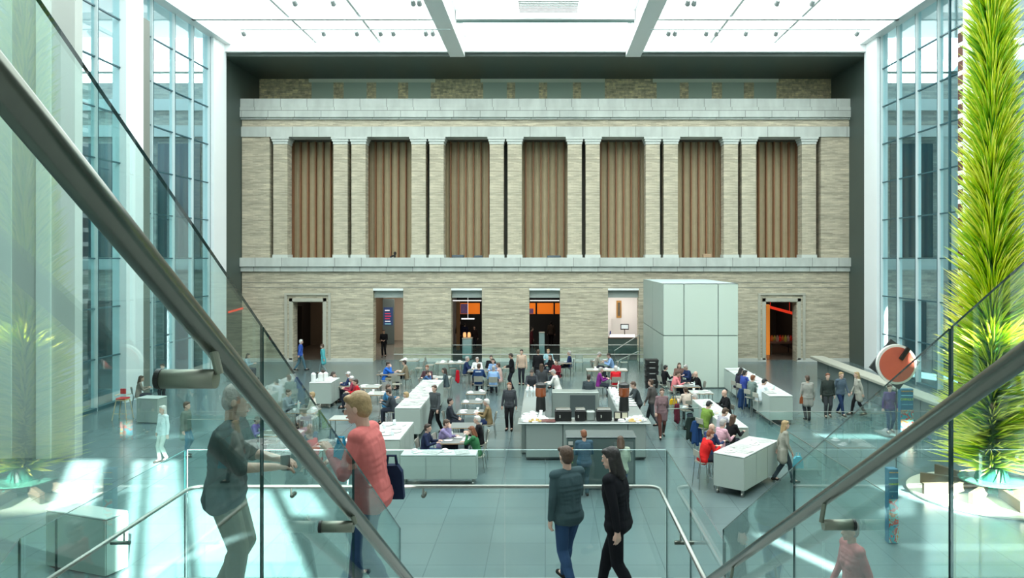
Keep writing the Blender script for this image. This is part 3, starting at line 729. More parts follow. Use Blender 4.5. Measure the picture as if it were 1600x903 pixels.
# frosted lift box ------------------------------------------------------
lb = empty('lift_box', (0, 0, 0)); tag(lb, 'large frosted glass box of pale panels standing before the facade', 'lift enclosure')
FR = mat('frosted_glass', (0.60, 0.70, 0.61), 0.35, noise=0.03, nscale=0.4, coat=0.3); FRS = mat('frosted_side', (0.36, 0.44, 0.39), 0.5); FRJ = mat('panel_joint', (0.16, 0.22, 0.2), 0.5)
X0, X1, Y0, Y1, H = 5.64, 9.18, 36.6, 44.0, 5.0
def lx(px): return (px - VX) / F * 36.6
def lz(py): return E + (VY - py) / F * 36.6
MB().box(X0 + 0.05, X1 - 0.05, Y0 + 0.05, Y1, 0, H - 0.08).build('core', FRJ, lb)
for za, zb in ((0.05, lz(525)), (lz(523.6), H)):
    for a, b in ((X0, lx(1068)), (lx(1069.3), lx(1121.5)), (lx(1122.8), X1)):
        MB().box(a, b, Y0, Y0 + 0.04, za, zb).build('front_panel', FR, lb)
    for a, b in ((Y0 + 0.05, 40.2), (40.26, Y1)):
        MB().box(X0 - 0.02, X0 + 0.02, a, b, za, zb).build('side_panel', FRS, lb)
        MB().box(X1 - 0.02, X1 + 0.02, a, b, za, zb).build('side_panel', FRS, lb)
MB().box(X0, X1, Y0, Y1, H - 0.03, H).build('top_panel', mat('frost_top', (0.5, 0.6, 0.6), .5), lb)
# ------------------------------------------------------------------ lighting tracks
trk = None
for y, items in ((37.1, [(380, 1), (505, 1), (557, 1), (594, 1), (614, 1), (665, 1), (676, 1), (1045, 1), (1055, 1), (1104, 1), (1120, 1), (1166, 1), (1213, 1), (1340, 1)]), (32.4, [(460, 1), (520, 1), (645, 1), (655, 1), (1075, 1), (1085, 1), (1215, 1), (1270, 1)])):
    z = E + 356 * y / F if y > 35 else E + 404.5 * y / F
    for sd in (-1, 1):
        a, b = (ax(375, y), ax(703, y)) if sd < 0 else (ax(1016, y), ax(1360, y))
        tr_ = MB().tube([(a, y, z), (b, y, z)], 0.035, 8)
        for q in range(3):
            xx = a + (b - a) * (0.15 + 0.35 * q); tr_.tube([(xx, y, z), (xx, y, TOP + 0.1)], 0.012, 6)
        tag(tr_.build('lighting_track', mat('track_grey', (0.42, 0.5, 0.49), .5)), 'thin %s lighting track under the %s side of the ceiling' % ('far' if y > 35 else 'near', 'left' if sd < 0 else 'right'), 'lighting track')
    for i, (px, _) in enumerate(items):
        loc = (ax(px, y), y, z)
        nl = sum(1 for q, _ in items if (q < 850) == (px < 850) and q <= px)
        lab = 'small grey spotlight on the %s %s lighting track, %s from the left' % ('far' if y > 35 else 'near', 'left' if px < 850 else 'right', ORD[nl - 1])
        if trk is None:
            trk = empty('spotlight', loc); tag(trk, lab, 'spotlight', 'spotlights on the ceiling tracks')
            MB().tube([(0, 0, -0.02), (0, 0, -0.14)], 0.02, 8).build('stem', GASK, trk)
            MB().tube([(0, -0.13, -0.12), (0, 0.0, -0.16), (0, 0.14, -0.21)], [0.07, 0.1, 0.12], 12).build('lamp_head', mat('spot_grey', (0.42, 0.46, 0.45), .4), trk)
            CH[trk.name] = kids(trk)
        else: copy_tree(trk, loc, 0, lab)
# ------------------------------------------------------------------ stairs and balustrades in front
CONC = mat('stair_stone', (0.30, 0.33, 0.32), 0.6, noise=0.1)
L1, L2, L3 = E - 2.65, E - 3.75, E - 4.75
LXL = -4.4
sl = MB().box(-6, 6, -2.9, 1.6, E - 1.3, E - 0.98); st(sl.build('floor_gallery', CONC))
sl = MB().box(LXL, 1.55, 4.4, 6.0, L1 - 0.3, L1); st(sl.build('floor_landing', CONC))
sl = MB().box(LXL, 1.36, 7.8, 8.99, L2 - 0.3, L2); st(sl.build('floor_landing', CONC))
sl = MB().box(1.6, 5.6, 7.0, 9.6, L3 - 0.3, L3); st(sl.build('floor_landing', CONC))
def steps(x0, x1, ya, za, yb, zb, n):
    s = MB()
    for i in range(n):
        y = ya + (yb - ya) * i / n; z = za + (zb - za) * (i + 1) / n
        s.box(x0, x1, y, y + (yb - ya) / n + 0.02, z - 0.3, z)
    return s
o = steps(-0.93, 1.38, 1.6, E - 0.98, 4.4, L1, 10).build('stone_stairs', CONC); tag(o, 'stone stair flight descending between the two near handrails', 'stairs')
o = steps(LXL, 1.36, 6.0, L1, 7.8, L2, 7).build('stone_stairs', CONC); tag(o, 'wide stone steps down to the lower landing', 'stairs')
# piers under landings
st(MB().box(-3.6, -3.1, 8.2, 8.7, 0, L2 - 0.3).box(0.4, 0.9, 8.2, 8.7, 0, L2 - 0.3).box(3.2, 3.7, 7.9, 8.4, 0, L3 - 0.3).box(-3.6, -3.1, 4.8, 5.3, 0, L1 - 0.3).box(0.4, 0.9, 4.8, 5.3, 0, L1 - 0.3).build('wall_piers', CONC))
def hL(d): return 0.194 - 0.636 * (d - 1.28)
def hR(d): return -0.26 - 0.573 * (d - 2.037)
def bracket(parent, x, sgn, d, h, hr, gx, R_=0.024):
    b = MB(); x0 = x - sgn * 0.012
    b.tube([(x0, d, E + h), (gx - sgn * 0.0, d, E + h)], R_, 24)
    o = b.build('bracket', STEEL_B, parent, smooth=False)
    for p in o.data.polygons: p.use_smooth = len(p.vertices) == 4
    MB().tube([(x - sgn * 0.02, d - 0.0, E + h + R_ * 0.5), (x, d, E + hr)], 0.0105, 12).build('arm', STEEL_B, parent)
    MB().tube([(gx - sgn * 0.010, d, E + h), (gx + sgn * 0.002, d, E + h)], R_ * 1.06, 24).build('gasket', GASK, parent)
# left handrail
hr = empty('handrail', (0, 0, 0)); tag(hr, 'thick brushed steel handrail sloping down from the upper left over the stairs', 'handrail', None)
XL, GL = -0.83, -0.962
pts = [(XL, d, E + hL(d)) for d in (0.8, 1.5, 2.5, 3.5, 4.6)]
for a in range(0, 8):
    an = a / 7 * math.pi * 0.95
    pts.append((XL, 4.78 + 0.07 * math.sin(an) , E + hL(4.78) - 0.09 + 0.09 * math.cos(an)))
MB().tube(pts, 0.03, 32).build('rail', STEEL, hr, smooth=True)
bracket(hr, XL, -1, 1.908, -0.302, hL(1.908), GL)
bracket(hr, XL, -1, 3.276, -1.149, hL(3.276), GL)
hr = empty('handrail', (0, 0, 0)); tag(hr, 'thick brushed steel handrail rising to the right edge over the stairs', 'handrail', None)
XR, GR = 1.27, 1.402
MB().tube([(XR, d, E + hR(d)) for d in (1.2, 2.0, 3.0, 4.5, 5.95)], 0.03, 32).build('rail', STEEL, hr, smooth=True)
bracket(hr, XR, 1, 3.48, -1.212, hR(3.48), GR)
bracket(hr, XR, 1, 5.18, -2.20, hR(5.18), GR)
# sloping glass of the flight
def gpanel(nm, x, segs, top, depth, thick, lab, sgn, clip=None):
    r_ = empty(nm, (0, 0, 0)); tag(r_, lab, 'glass balustrade')
    for a, b in segs:
        poly = [(a, E + top(a) - depth), (b, E + top(b) - depth), (b, E + top(b)), (a, E + top(a))]
        MB().prism(poly, 'x', x - thick / 2, x + thick / 2, 0, 1).build('glass_pane', [GUARD, GEDGE], r_)
    return r_
def tl(d): return 0.493 - 0.629 * (d - 1.473)
def tr2(d): return -0.0056 - 0.56 * (d - 2.246)
gpanel('glass_balustrade', GL - 0.01, [(0.75, 2.629), (2.637, 3.885), (3.891, 5.14)], tl, 1.75, 0.010, 'tall sloping glass balustrade left of the stairs, carrying the left handrail', -1)
gpanel('glass_balustrade', GR + 0.01, [(1.3, 2.666), (2.68, 4.352), (4.36, 6.09)], tr2, 1.9, 0.010, 'tall sloping glass balustrade right of the stairs, carrying the right handrail', 1)
# landing rail
hr = empty('handrail', (0, 0, 0)); tag(hr, 'level steel handrail running round three sides of the stair landing', 'handrail', None)
zr = E - 2.685; r0 = 0.14
def corner(cx, cy, a0, a1): return [(cx + r0 * math.cos(a0 + (a1 - a0) * i / 5), cy + r0 * math.sin(a0 + (a1 - a0) * i / 5), zr) for i in range(6)]
pts = [(-4.14, 5.6, zr)] + corner(-4.14 + r0, 9.0 - r0, math.pi, math.pi / 2) + corner(1.33 - r0, 9.0 - r0, math.pi / 2, 0) + [(1.33, 5.9, zr)]
MB().tube(pts, 0.022, 16).build('rail', STEEL_L, hr, smooth=True)
for px in (455, 661, 905):
    x = (px - VX) / F * 9.0
    MB().tube([(x, 9.0, zr), (x, 9.0, zr - 0.10), (x, 9.11, zr - 0.12)], 0.012, 8).build('bracket', STEEL_L, hr)
    MB().tube([(x, 9.03, zr - 0.12), (x, 9.13, zr - 0.12)], 0.028, 12).build('gasket', STEEL, hr)
for x, sg in ((1.33, 1), (-4.14, -1)):
    for d in (7.55,):
        MB().tube([(x - sg * 0.06, d, zr - 0.12), (x + sg * 0.13, d, zr - 0.12)], 0.02, 10).build('bracket', STEEL, hr); MB().tube([(x, d, zr), (x, d, zr - 0.12)], 0.01, 8).build('arm', STEEL_L, hr)
lg_ = empty('glass_balustrade', (0, 0, 0)); tag(lg_, 'level glass balustrade round the stair landing behind the level handrail', 'glass balustrade')
zt = E - 2.285; zb = L2 - 0.35
for a, b in ((-4.25, -2.35), (-2.34, -0.485), (-0.475, 1.43)):
    MB().prism([(a, zb), (b, zb), (b, zt), (a, zt)], 'y', 9.112, 9.128, 0, 1).build('glass_pane', [GUARDF, GEDGEL], lg_)
for x, segs in ((1.44, [(6.15, 7.6), (7.61, 9.1)]), (-4.27, [(6.24, 6.7), (6.71, 9.1)])):
    for a, b in segs: MB().prism([(a, zb), (b, zb), (b, zt), (a, zt)], 'x', x - 0.008, x + 0.008, 0, 1).build('glass_pane', [GUARDF, GEDGE], lg_)
MB().prism([(4.9, zb), (6.23, zb), (6.23, zt), (4.9, zt - 0.75)], 'x', -4.278, -4.262, 0, 1).build('glass_pane', [GUARDF, GEDGE], lg_)

# ------------------------------------------------------------------ courtyard guards, counters
def guard(nm, segs, z, lab, rail=0.02, post=1.6, top=None):
    r_ = empty(nm, (0, 0, 0)); tag(r_, lab, 'glass guard')
    for (xa, ya), (xb, yb) in segs:
        v = Vector((xb - xa, yb - ya, 0)); L = v.length; n = max(1, round(L / post)); u = v / L; pr_ = Vector((-u.y, u.x, 0)) * 0.008
        for i in range(n):
            a = Vector((xa, ya, 0)) + u * (L * i / n + 0.01); b = Vector((xa, ya, 0)) + u * (L * (i + 1) / n - 0.01)
            q = [a - pr_, b - pr_, b + pr_, a + pr_]; 
            m = MB(); m.add([(p.x, p.y, 0.0) for p in q] + [(p.x, p.y, z) for p in q], [(3, 2, 1, 0), (4, 5, 6, 7), (0, 1, 5, 4), (1, 2, 6, 5), (2, 3, 7, 6), (3, 0, 4, 7)])
            m.build('glass_pane', GUARDF, r_)
        if rail: MB().tube([(xa, ya, z - 0.12 if top is None else top), (xb, yb, z - 0.12 if top is None else top)], rail, 8).build('rail', STEEL_L, r_)
    return r_
guard('glass_guard', [((-8.25, 41.8), (5.35, 41.8))], 1.35, 'long glass guard with a pale rail in front of the facade doorways', 0.03, 1.9, 0.97)
guard('glass_guard', [((7.1, 25.9), (13.3, 25.9)), ((7.1, 25.85), (7.55, 16.7))], 1.05, 'low glass guard right of the cafe counters with a corner', 0.012, 2.2, 1.05)
guard('glass_guard', [((3.9, 26.5), (5.36, 26.8))], 1.12, 'short glass screen beside the right-hand cafe tables', 0.015, 1.1)
guard('glass_guard', [((-11.1, 23.8), (-8.8, 23.8))], 1.35, 'square glass screen standing near the left-hand sun patch', 0.015, 1.2)
for i, (a, b) in enumerate(((705, 753), (829, 875), (951, 998))):
    guard('glass_guard', [((fx(a), 46.3), (fx(b), 46.3))], 1.0, 'short glass guard across the %s doorway from the left' % ORD[i + 2], 0.02, 3, 0.96)
gr_ = MB().tube([(3.9, 43.2, 1.0), (5.3, 43.2, 1.9)], 0.03, 8).tube([(3.9, 43.4, 0.3), (5.4, 43.4, 1.0)], 0.03, 8).tube([(5.3, 43.2, 0), (5.3, 43.2, 1.9)], 0.025, 8).tube([(3.9, 43.2, 0), (3.9, 43.2, 1.0)], 0.025, 8)
tag(gr_.build('stair_rail', STEEL_L), 'slanting pale stair rails at the left foot of the frosted lift box', 'handrail')
# stone-capped guard on the right
cg = empty('capped_guard', (14.2, 32, 0)); tag(cg, 'long stone-capped guard wall receding towards the right glass wall', 'guard wall')
MB().rbox(-0.35, 0.35, -6.2, 8.2, 0.95, 1.10, 0.03).build('cap_stone', mat('cap_stone', (0.40, 0.40, 0.33), .7, noise=.1), cg)
for i in range(9): MB().box(-0.02, 0.02, -6.1 + i * 1.58, -6.1 + i * 1.58 + 1.5, 0, 0.95).build('panel', mat('guard_panel', (0.17, 0.21, 0.2), .4), cg)

WPAN = mat('counter_panel', (0.40, 0.465, 0.42), 0.45, noise=0.02); WTOP = mat('counter_white_top', (0.58, 0.63, 0.60), 0.4); PJ = mat('counter_joint', (0.22, 0.26, 0.25), .6)
def counter(x, y, rz, lx_, ly, h, lab, wheels=True, npan=3, top=WTOP):
    """box counter; local x = width lx_, y = length ly"""
    r_ = empty('cafe_counter', (x, y, 0), rz); tag(r_, lab, 'counter')
    a, b = lx_ / 2, ly / 2; z0 = 0.2 if wheels else 0.03
    MB().box(-a + 0.02, a - 0.02, -b + 0.02, b - 0.02, z0 + 0.02, h - 0.04).build('body', PJ, r_)
    MB().rbox(-a - 0.01, a + 0.01, -b - 0.01, b + 0.01, h - 0.04, h, 0.012).build('worktop', top, r_)
    for s in (-1, 1):
        MB().box(-a, a, s * b - 0.015, s * b + 0.015, z0, h - 0.05).build('end_panel', WPAN, r_)
        for i in range(npan):
            q0 = -b + ly * i / npan + 0.012; q1 = -b + ly * (i + 1) / npan - 0.012
            MB().box(s * a - 0.015, s * a + 0.015, q0, q1, z0, h - 0.05).build('side_panel', WPAN, r_)
    if wheels:
        for sx in (-1, 1):
            for sy in (-1, 1):
                cx, cy = sx * (a - 0.08), sy * (b - 0.08)
                w_ = MB().tube([(cx - 0.02, cy, 0.055), (cx + 0.02, cy, 0.055)], 0.055, 14).box(cx - 0.035, cx + 0.035, cy - 0.02, cy + 0.02, 0.055, z0 + 0.02)
                w_.build('caster', STEEL_L, r_)
    return r_
c1 = at(605, 740, 0)
counter(-4.62, 23.0, 0, 0.95, 2.3, 1.08, 'pale service counter strewn with trays, just behind the woman in pink')
counter(-2.92, 21.25, 0, 2.05, 0.55, 0.86, 'low pale three-panel counter in front of the four people at a shared table', npan=1)
pn = [o for o in bpy.data.objects if o.name.startswith('cafe_counter')][-1]
for q in (-0.34, 0.34): MB().box(q - 0.006, q + 0.006, -0.30, -0.285, 0.2, 0.8).build('joint', PJ, pn)
counter(-4.72, 29.3, 0, 0.85, 6.0, 1.10, 'long pale cafe counter with newspapers, left of the free-standing small tables')
counter(5.52, 21.05, R(-38), 0.85, 2.3, 1.08, 'wheeled pale counter of four panels beside the woman in red')
counter(5.75, 25.6, R(2), 0.65, 4.6, 1.10, 'long narrow white-topped counter behind the wheeled one, at the right tables')
counter(8.78, 32.2, 0, 0.85, 7.2, 1.10, 'long white-topped counter at the far right where people sit in a row')
counter(-9.3, 32.4, 0, 0.9, 1.3, 1.08, 'tall pale station with white urns left of the far tables')
counter(-14.95, 29.2, R(-8), 0.85, 0.55, 0.95, 'small pale host stand beside the left glass wall', wheels=False, npan=1)
counter(-9.25, 15.5, R(-20), 1.6, 0.5, 1.15, 'white cabinet at the left stair foot', wheels=False, npan=1)
# island bar
GP = mat('bar_steel', (0.36, 0.41, 0.38), 0.35, 0.4)
bar = empty('island_bar', (1.15, 24.0, 0)); tag(bar, 'steel-fronted island bar in the middle of the cafe', 'bar')
MB().rbox(-2.0, 2.1, -0.45, 0.35, 1.12, 1.17, 0.02).build('worktop', mat('bar_top', (0.36, 0.40, 0.385), .3, .3), bar)
MB().box(-1.75, 1.95, -0.33, 0.3, 0.05, 1.12).build('front_body', mat('bar_dark', (0.08, 0.10, 0.10), .4), bar)
for a, b in ((-1.74, -0.62), (-0.59, 1.38), (1.41, 1.94)): MB().box(a, b, -0.36, -0.32, 0.1, 1.1).build('front_panel', GP, bar)
for sx in (-1, 1):
    x = sx * 1.6 + 0.05
    MB().rbox(x - 0.4, x + 0.4, 0.36, 6.0, 1.08, 1.12, 0.02).build('side_worktop', mat('bar_top', (0, 0, 0)), bar)
    MB().box(x - 0.36, x + 0.36, 0.36, 5.95, 0.05, 1.08).build('side_body', GP, bar)
MB().rbox(-0.9, 0.9, 5.3, 6.0, 0.05, 1.1, 0.02).build('rear_cabinet', GP, bar)
MB().box(-0.2, 0.75, 5.24, 5.3, 0.1, 1.0).build('open_shelf', mat('bar_dark', (0, 0, 0)), bar)
# drink station in front
ks = empty('drink_station', (1.5, 21.0, 0)); tag(ks, 'dark glass drinks station with labelled left edge, before the island bar', 'service station')
KD = mat('station_dark', (0.085, 0.125, 0.12), 0.2)
MB().rbox(-0.92, 0.92, -0.4, 0.4, 0.12, 1.40, 0.02).build('body', KD, ks)
MB().rbox(-0.95, 0.95, -0.42, 0.42, 1.40, 1.44, 0.02).build('worktop', mat('station_top', (0.10, 0.13, 0.13), .3), ks)
for i, c_ in enumerate(((.5, .5, .45), (.5, .22, .1), (.5, .5, .5), (.35, .45, .15))): MB().box(-0.88, -0.76, -0.43, -0.39, 1.22 - i * 0.16, 1.31 - i * 0.16).build('label_%s' % ['white', 'orange', 'grey', 'green'][i], mat('lab%d' % i, c_, .5), ks)
kd = MB().box(0.35, 0.86, -0.42, -0.39, 0.2, 1.3).build('door', mat('station_door', (0.12, 0.16, 0.155), .3), ks)
MB().tube([(0.40, -0.44, 1.05), (0.82, -0.44, 1.05)], 0.015, 8).build('handle', STEEL_L, kd)
for sx in (-.8, .8):
    for sy in (-.3, .3): MB().tube([(sx - .02, sy, .06), (sx + .02, sy, .06)], .06, 12).build('caster', STEEL_L, ks)
def thing1(nm, mb, m, loc, lab, cat, grp=None, rz=0, smooth=False):
    o = mb.build(nm, m, None, loc, rz, smooth); tag(o, lab, cat, grp); return o
# coffee urns and machines on the bar
for px, side in ((845, 'left'), (975, 'right')):
    p = atd(px, 640, 25.6); u = empty('drink_dispenser', (p.x, 25.6, 1.12)); tag(u, 'black and amber drink dispenser on the %s arm of the island bar' % side, 'dispenser', 'amber dispensers on the bar')
    MB().lathe([(0.14, 0), (0.17, 0.03), (0.15, 0.45), (0.13, 0.5)], 16).build('base', GASK, u)
    MB().lathe([(0.17, 0.5), (0.18, 0.55), (0.18, 0.78), (0.17, 0.8)], 16).build('tank', mat('amber', (0.28, 0.07, 0.02), .15, coat=.5), u)
    MB().lathe([(0.18, 0.8), (0.18, 0.9), (0.1, 0.95), (0.03, 0.97)], 16).build('lid', mat('dk_lid', (0.03, 0.03, 0.03), .3), u)
for px, wd, hh, lab in ((880, 26, 18, 'wide black coffee machine on the bar, left of the small one'), (907, 17, 18, 'small black coffee machine with white cups on its lid'), (944, 24, 17, 'wide black coffee machine on the bar, right of the small one')):
    p = atd(px, 655, 23.8); w2 = wd / F * 23.8 / 2
    u = empty('coffee_machine', (p.x, 23.95, 1.17)); tag(u, lab, 'coffee machine', 'black machines on the bar')
    MB().rbox(-w2, w2, -0.18, 0.18, 0, 0.34, 0.03).build('housing', GASK, u)
    MB().rbox(-w2 * .9, w2 * .9, -0.15, 0.17, 0.34, 0.38, 0.02).build('warming_tray', STEEL_L, u)
    MB().tube([(-w2 * .4, -0.2, 0.2), (-w2 * .4, -0.24, 0.12)], 0.02, 8).build('tap', STEEL_L, u)
for px, lab in ((923, 'grey steel bin between the machines on the bar'),):
    p = atd(px, 655, 23.8); thing1('steel_canister', MB().rbox(-0.14, 0.14, -0.12, 0.12, 0, 0.3, 0.03), GP, (p.x, 23.95, 1.17), lab, 'canister')
thing1('tray', MB().rbox(-0.22, 0.22, -0.15, 0.15, 0, 0.05, 0.02), mat('tray_maroon', (0.12, 0.03, 0.025), .4), (atd(857, 657, 23.7).x, 23.75, 1.17), 'flat maroon tray at the front edge of the bar', 'tray')
for px, lab in ((836, 'yellow snack tray at the left front of the bar'), (992, 'yellow snack tray at the right front of the bar')):
    o = thing1('snack_tray', MB().rbox(-0.2, 0.2, -0.1, 0.1, 0, 0.06, 0.02).ell((-.08, 0, .07), (.07, .06, .04)).ell((.06, 0, .07), (.07, .06, .04)), mat('snack_yellow', (0.55, 0.38, 0.12), .6, noise=.4, nscale=30), (atd(px, 657, 23.7).x, 23.72, 1.17), lab, 'tray', 'snack trays on the bar')
for px, lab in ((965, 'left tasting-menu frame at the right front of the bar'), (976, 'right tasting-menu frame at the right front of the bar')):
    fr = empty('table_sign', (atd(px, 655, 23.8).x, 23.8, 1.17)); tag(fr, lab, 'sign', 'small framed signs on the bar')
    MB().rbox(-0.11, 0.11, -0.02, 0.02, 0, 0.3, 0.01).build('frame', GASK, fr); MB().box(-0.08, 0.08, -0.03, -0.02, 0.1, 0.27).build('card', mat('card', (.7, .66, .5), .5), fr)
REG = thing1('cash_register', MB().rbox(-.2, .2, -.2, .2, 0, .12, .02).prism([(-.2, .12), (.15, .12), (.1, .32), (-.1, .36)], 'x', -.18, .18), mat('register', (.06, .11, .11), .4), (atd(848, 597, 29.4).x, 29.3, 1.12), 'dark till on the far left arm of the island bar', 'till')
CUPW = mat('cup_white', (0.86, 0.88, 0.86), 0.3); NAPK = mat('napkin_white', (0.9, 0.9, 0.88), 0.8); GLAS = mat('tumbler', (0.75, 0.85, 0.85), 0.1, coat=.5)
cup_me = MB().lathe([(0.03, 0), (0.035, 0.005), (0.045, 0.09), (0.04, 0.09), (0.03, 0.02)], 12).mesh('cup', CUPW, True)
plate_me = MB().lathe([(0.06, 0), (0.12, 0.012), (0.125, 0.018), (0.06, 0.01)], 18).mesh('plate', CUPW, True)
nap_me = MB().rbox(-0.1, 0.1, -0.09, 0.09, 0, 0.03, 0.015).rbox(-0.05, 0.09, -0.04, 0.08, 0.03, 0.07, 0.02).mesh('napkin', NAPK)
glas_me = MB().lathe([(0.025, 0), (0.032, 0.005), (0.036, 0.12), (0.032, 0.12), (0.026, 0.02)], 12).mesh('glass', GLAS, True)
paper_me = MB().prism([(-0.15, 0), (0.15, 0), (0.15, 0.004), (0.01, 0.02), (-0.15, 0.006)], 'y', -0.2, 0.2).mesh('paper', mat('newsprint', (.40, .41, .39), .8, noise=.5, nscale=22))
wine_me = MB().lathe([(0.035, 0), (0.006, 0.01), (0.006, 0.09), (0.035, 0.13), (0.038, 0.18), (0.03, 0.21)], 12).mesh('wine_glass', GLAS, True)
bott_me = MB().lathe([(0.035, 0), (0.038, 0.01), (0.038, 0.16), (0.014, 0.21), (0.014, 0.27)], 12).mesh('bottle', mat('bottle_clear', (.7, .78, .74), .15, coat=.5), True)
ITEM = {'cup': (cup_me, 'white coffee cup', 'cup'), 'plate': (plate_me, 'white plate', 'plate'), 'napkin': (nap_me, 'crumpled white napkin', 'napkin'), 'tumbler': (glas_me, 'clear water tumbler', 'glass'), 'newspaper': (paper_me, 'open newspaper sheet', 'paper'), 'wine_glass': (wine_me, 'empty wine glass', 'glass'), 'bottle': (bott_me, 'clear glass bottle', 'bottle')}
def item(kind, x, y, z, lab, grp=None, rz=None, s=1.3):
    me, ds, ct_ = ITEM[kind]; o = bpy.data.objects.new(kind, me); C.objects.link(o); o.location = (x, y, z); o.rotation_euler.z = random.uniform(0, 3) if rz is None else rz; o.scale = (s,) * 3
    tag(o, lab if lab.startswith('*') is False else lab[1:], ct_, grp); return o
# loose things on counters: (x range, y range, z, n, kinds, where)
def scatter(xr, yr, z, kinds, where, nx, ny, jit=0.04):
    i = 0
    names = {}
    for a in range(ny):
        for b in range(nx):
            kd = kinds[i % len(kinds)]; i += 1
            x = xr[0] + (xr[1] - xr[0]) * ((b + .5) / nx) + random.uniform(-jit, jit); y = yr[0] + (yr[1] - yr[0]) * ((a + .5) / ny) + random.uniform(-jit, jit)
            item(kd, x, y, z, '%s among those on %s' % (ITEM[kd][1], where), '%ss on %s' % (kd.replace('_', ' '), where))
scatter((-0.75, 0.02), (23.65, 24.25), 1.17, ['cup', 'plate', 'cup', 'napkin'], 'the left front corner of the bar', 6, 4, .02)
scatter((2.3, 3.1), (23.65, 24.25), 1.17, ['napkin', 'cup', 'plate'], 'the right front corner of the bar', 5, 4, .02)
scatter((-0.72, -0.05), (28.2, 29.0), 1.12, ['wine_glass'], 'the far left arm of the bar', 5, 4, .02)
scatter((2.4, 3.1), (26.3, 29.9), 1.12, ['cup', 'napkin', 'bottle', 'plate'], 'the right arm of the bar', 4, 8, .03)
scatter((-0.72, 0), (24.6, 25.3), 1.12, ['plate', 'napkin', 'cup'], 'the left arm of the bar', 3, 2, .03)
scatter((-5.0, -4.3), (22.1, 23.9), 1.08, ['napkin', 'plate', 'tumbler', 'plate'], 'the pale counter behind the woman in pink', 3, 4)
scatter((-5.05, -4.4), (26.6, 32.0), 1.10, ['newspaper', 'newspaper', 'napkin'], 'the long newspaper counter', 2, 9)
scatter((5.5, 5.95), (23.6, 27.6), 1.10, ['newspaper', 'napkin', 'plate'], 'the long narrow counter at right', 1, 8)
scatter((8.4, 9.1), (28.9, 35.5), 1.10, ['newspaper', 'napkin', 'plate', 'tumbler'], 'the far right row counter', 2, 9)
scatter((-9.65, -8.95), (31.9, 32.9), 1.08, ['plate', 'napkin'], 'the tall station with urns', 2, 2)
scatter((-3.8, -2.1), (21.1, 21.4), 0.86, ['napkin', 'newspaper'], 'the low three-panel counter', 4, 1)
cr_ = Matrix.Rotation(R(-38), 3, 'Z')
for i, (a, b) in enumerate(((-0.1, -0.9), (0.12, -0.6), (-0.1, -0.2), (0.1, 0.3), (0.1, 0.8))):
    v = cr_ @ Vector((a, b, 0)); item(['napkin', 'newspaper', 'newspaper', 'napkin', 'newspaper'][i], 5.52 + v.x, 21.05 + v.y, 1.08, '%s on the wheeled counter, %s from its near end' % (ITEM[['napkin', 'newspaper', 'newspaper', 'napkin', 'newspaper'][i]][1], ORD[i]))
for i, px in enumerate((492, 502, 509)):
    u = MB().lathe([(0.09, 0), (0.1, 0.02), (0.1, 0.3), (0.07, 0.34), (0.02, 0.37)], 14); thing1('steel_urn', u, mat('urn_white', (.8, .82, .8), .3), (atd(px, 600, 32.2).x, 32.0 + 0.1 * i, 1.08), 'white lidded urn on the tall station, %s from the left' % ORD[i], 'urn', 'urns on the tall station')
# crates stacked left of the lift box
c0 = at(1018, 605, 0)
for i in range(5):
    cr = empty('black_crate', (c0.x, c0.y, i * 0.27)); tag(cr, 'black plastic crate beside the frosted lift box, %s from the floor in its stack' % ORD[i], 'crate', 'stacked black crates')
    MB().prism([(-0.27, 0.012), (0.27, 0.012), (0.31, 0.262), (-0.31, 0.262)], 'y', -0.3, 0.3).build('body', GASK, cr)
    MB().rbox(-0.14, 0.14, -0.315, -0.30, 0.14, 0.18, 0.005).build('label', mat('crate_label', (.4, .42, .4), .5), cr)
# ------------------------------------------------------------------ chairs and tables
CHF = mat('chair_shell', (0.36, 0.35, 0.29), 0.5); CHL = mat('chair_leg', (0.33, 0.36, 0.34), 0.3, .8)
def make_chair():
    r_ = empty('cafe_chair'); 
    s = MB().rbox(-0.21, 0.21, -0.22, 0.2, 0.43, 0.46, 0.03); s.build('seat', CHF, r_)
    b = MB(); v = []; f = []
    for i in range(5):
        x = -0.2 + 0.1 * i; yb_ = -0.22 - 0.03 * (1 - abs(x) / 0.2)
        for z, o_ in ((0.60, 0), (0.86, -0.05)):
            v += [(x, yb_ + o_, z), (x, yb_ + o_ - 0.018, z)]
    for i in range(4):
        k_ = i * 4; f += [(k_, k_ + 2, k_ + 6, k_ + 4), (k_ + 1, k_ + 5, k_ + 7, k_ + 3), (k_ + 2, k_ + 3, k_ + 7, k_ + 6), (k_, k_ + 4, k_ + 5, k_ + 1)]
    f += [(0, 1, 3, 2), (16, 18, 19, 17)]
    b.add(v, f).build('backrest', CHF, r_)
    for sx in (-1, 1):
        MB().tube([(sx * 0.2, 0.18, 0.0), (sx * 0.19, 0.17, 0.44)], 0.012, 8).build('leg', CHL, r_)
        MB().tube([(sx * 0.21, -0.26, 0.0), (sx * 0.19, -0.2, 0.44), (sx * 0.19, -0.25, 0.84)], 0.012, 8).build('leg', CHL, r_)
    CH[r_.name] = kids(r_); return r_
chair0 = make_chair(); chair_used = False
def chair(x, y, rz, lab):
    global chair_used
    if not chair_used:
        chair_used = True; chair0.location = (x, y, 0); chair0.rotation_euler.z = rz; tag(chair0, lab, 'chair', 'cafe chairs'); return chair0
    c = copy_tree(chair0, (x, y, 0), rz, lab); return c
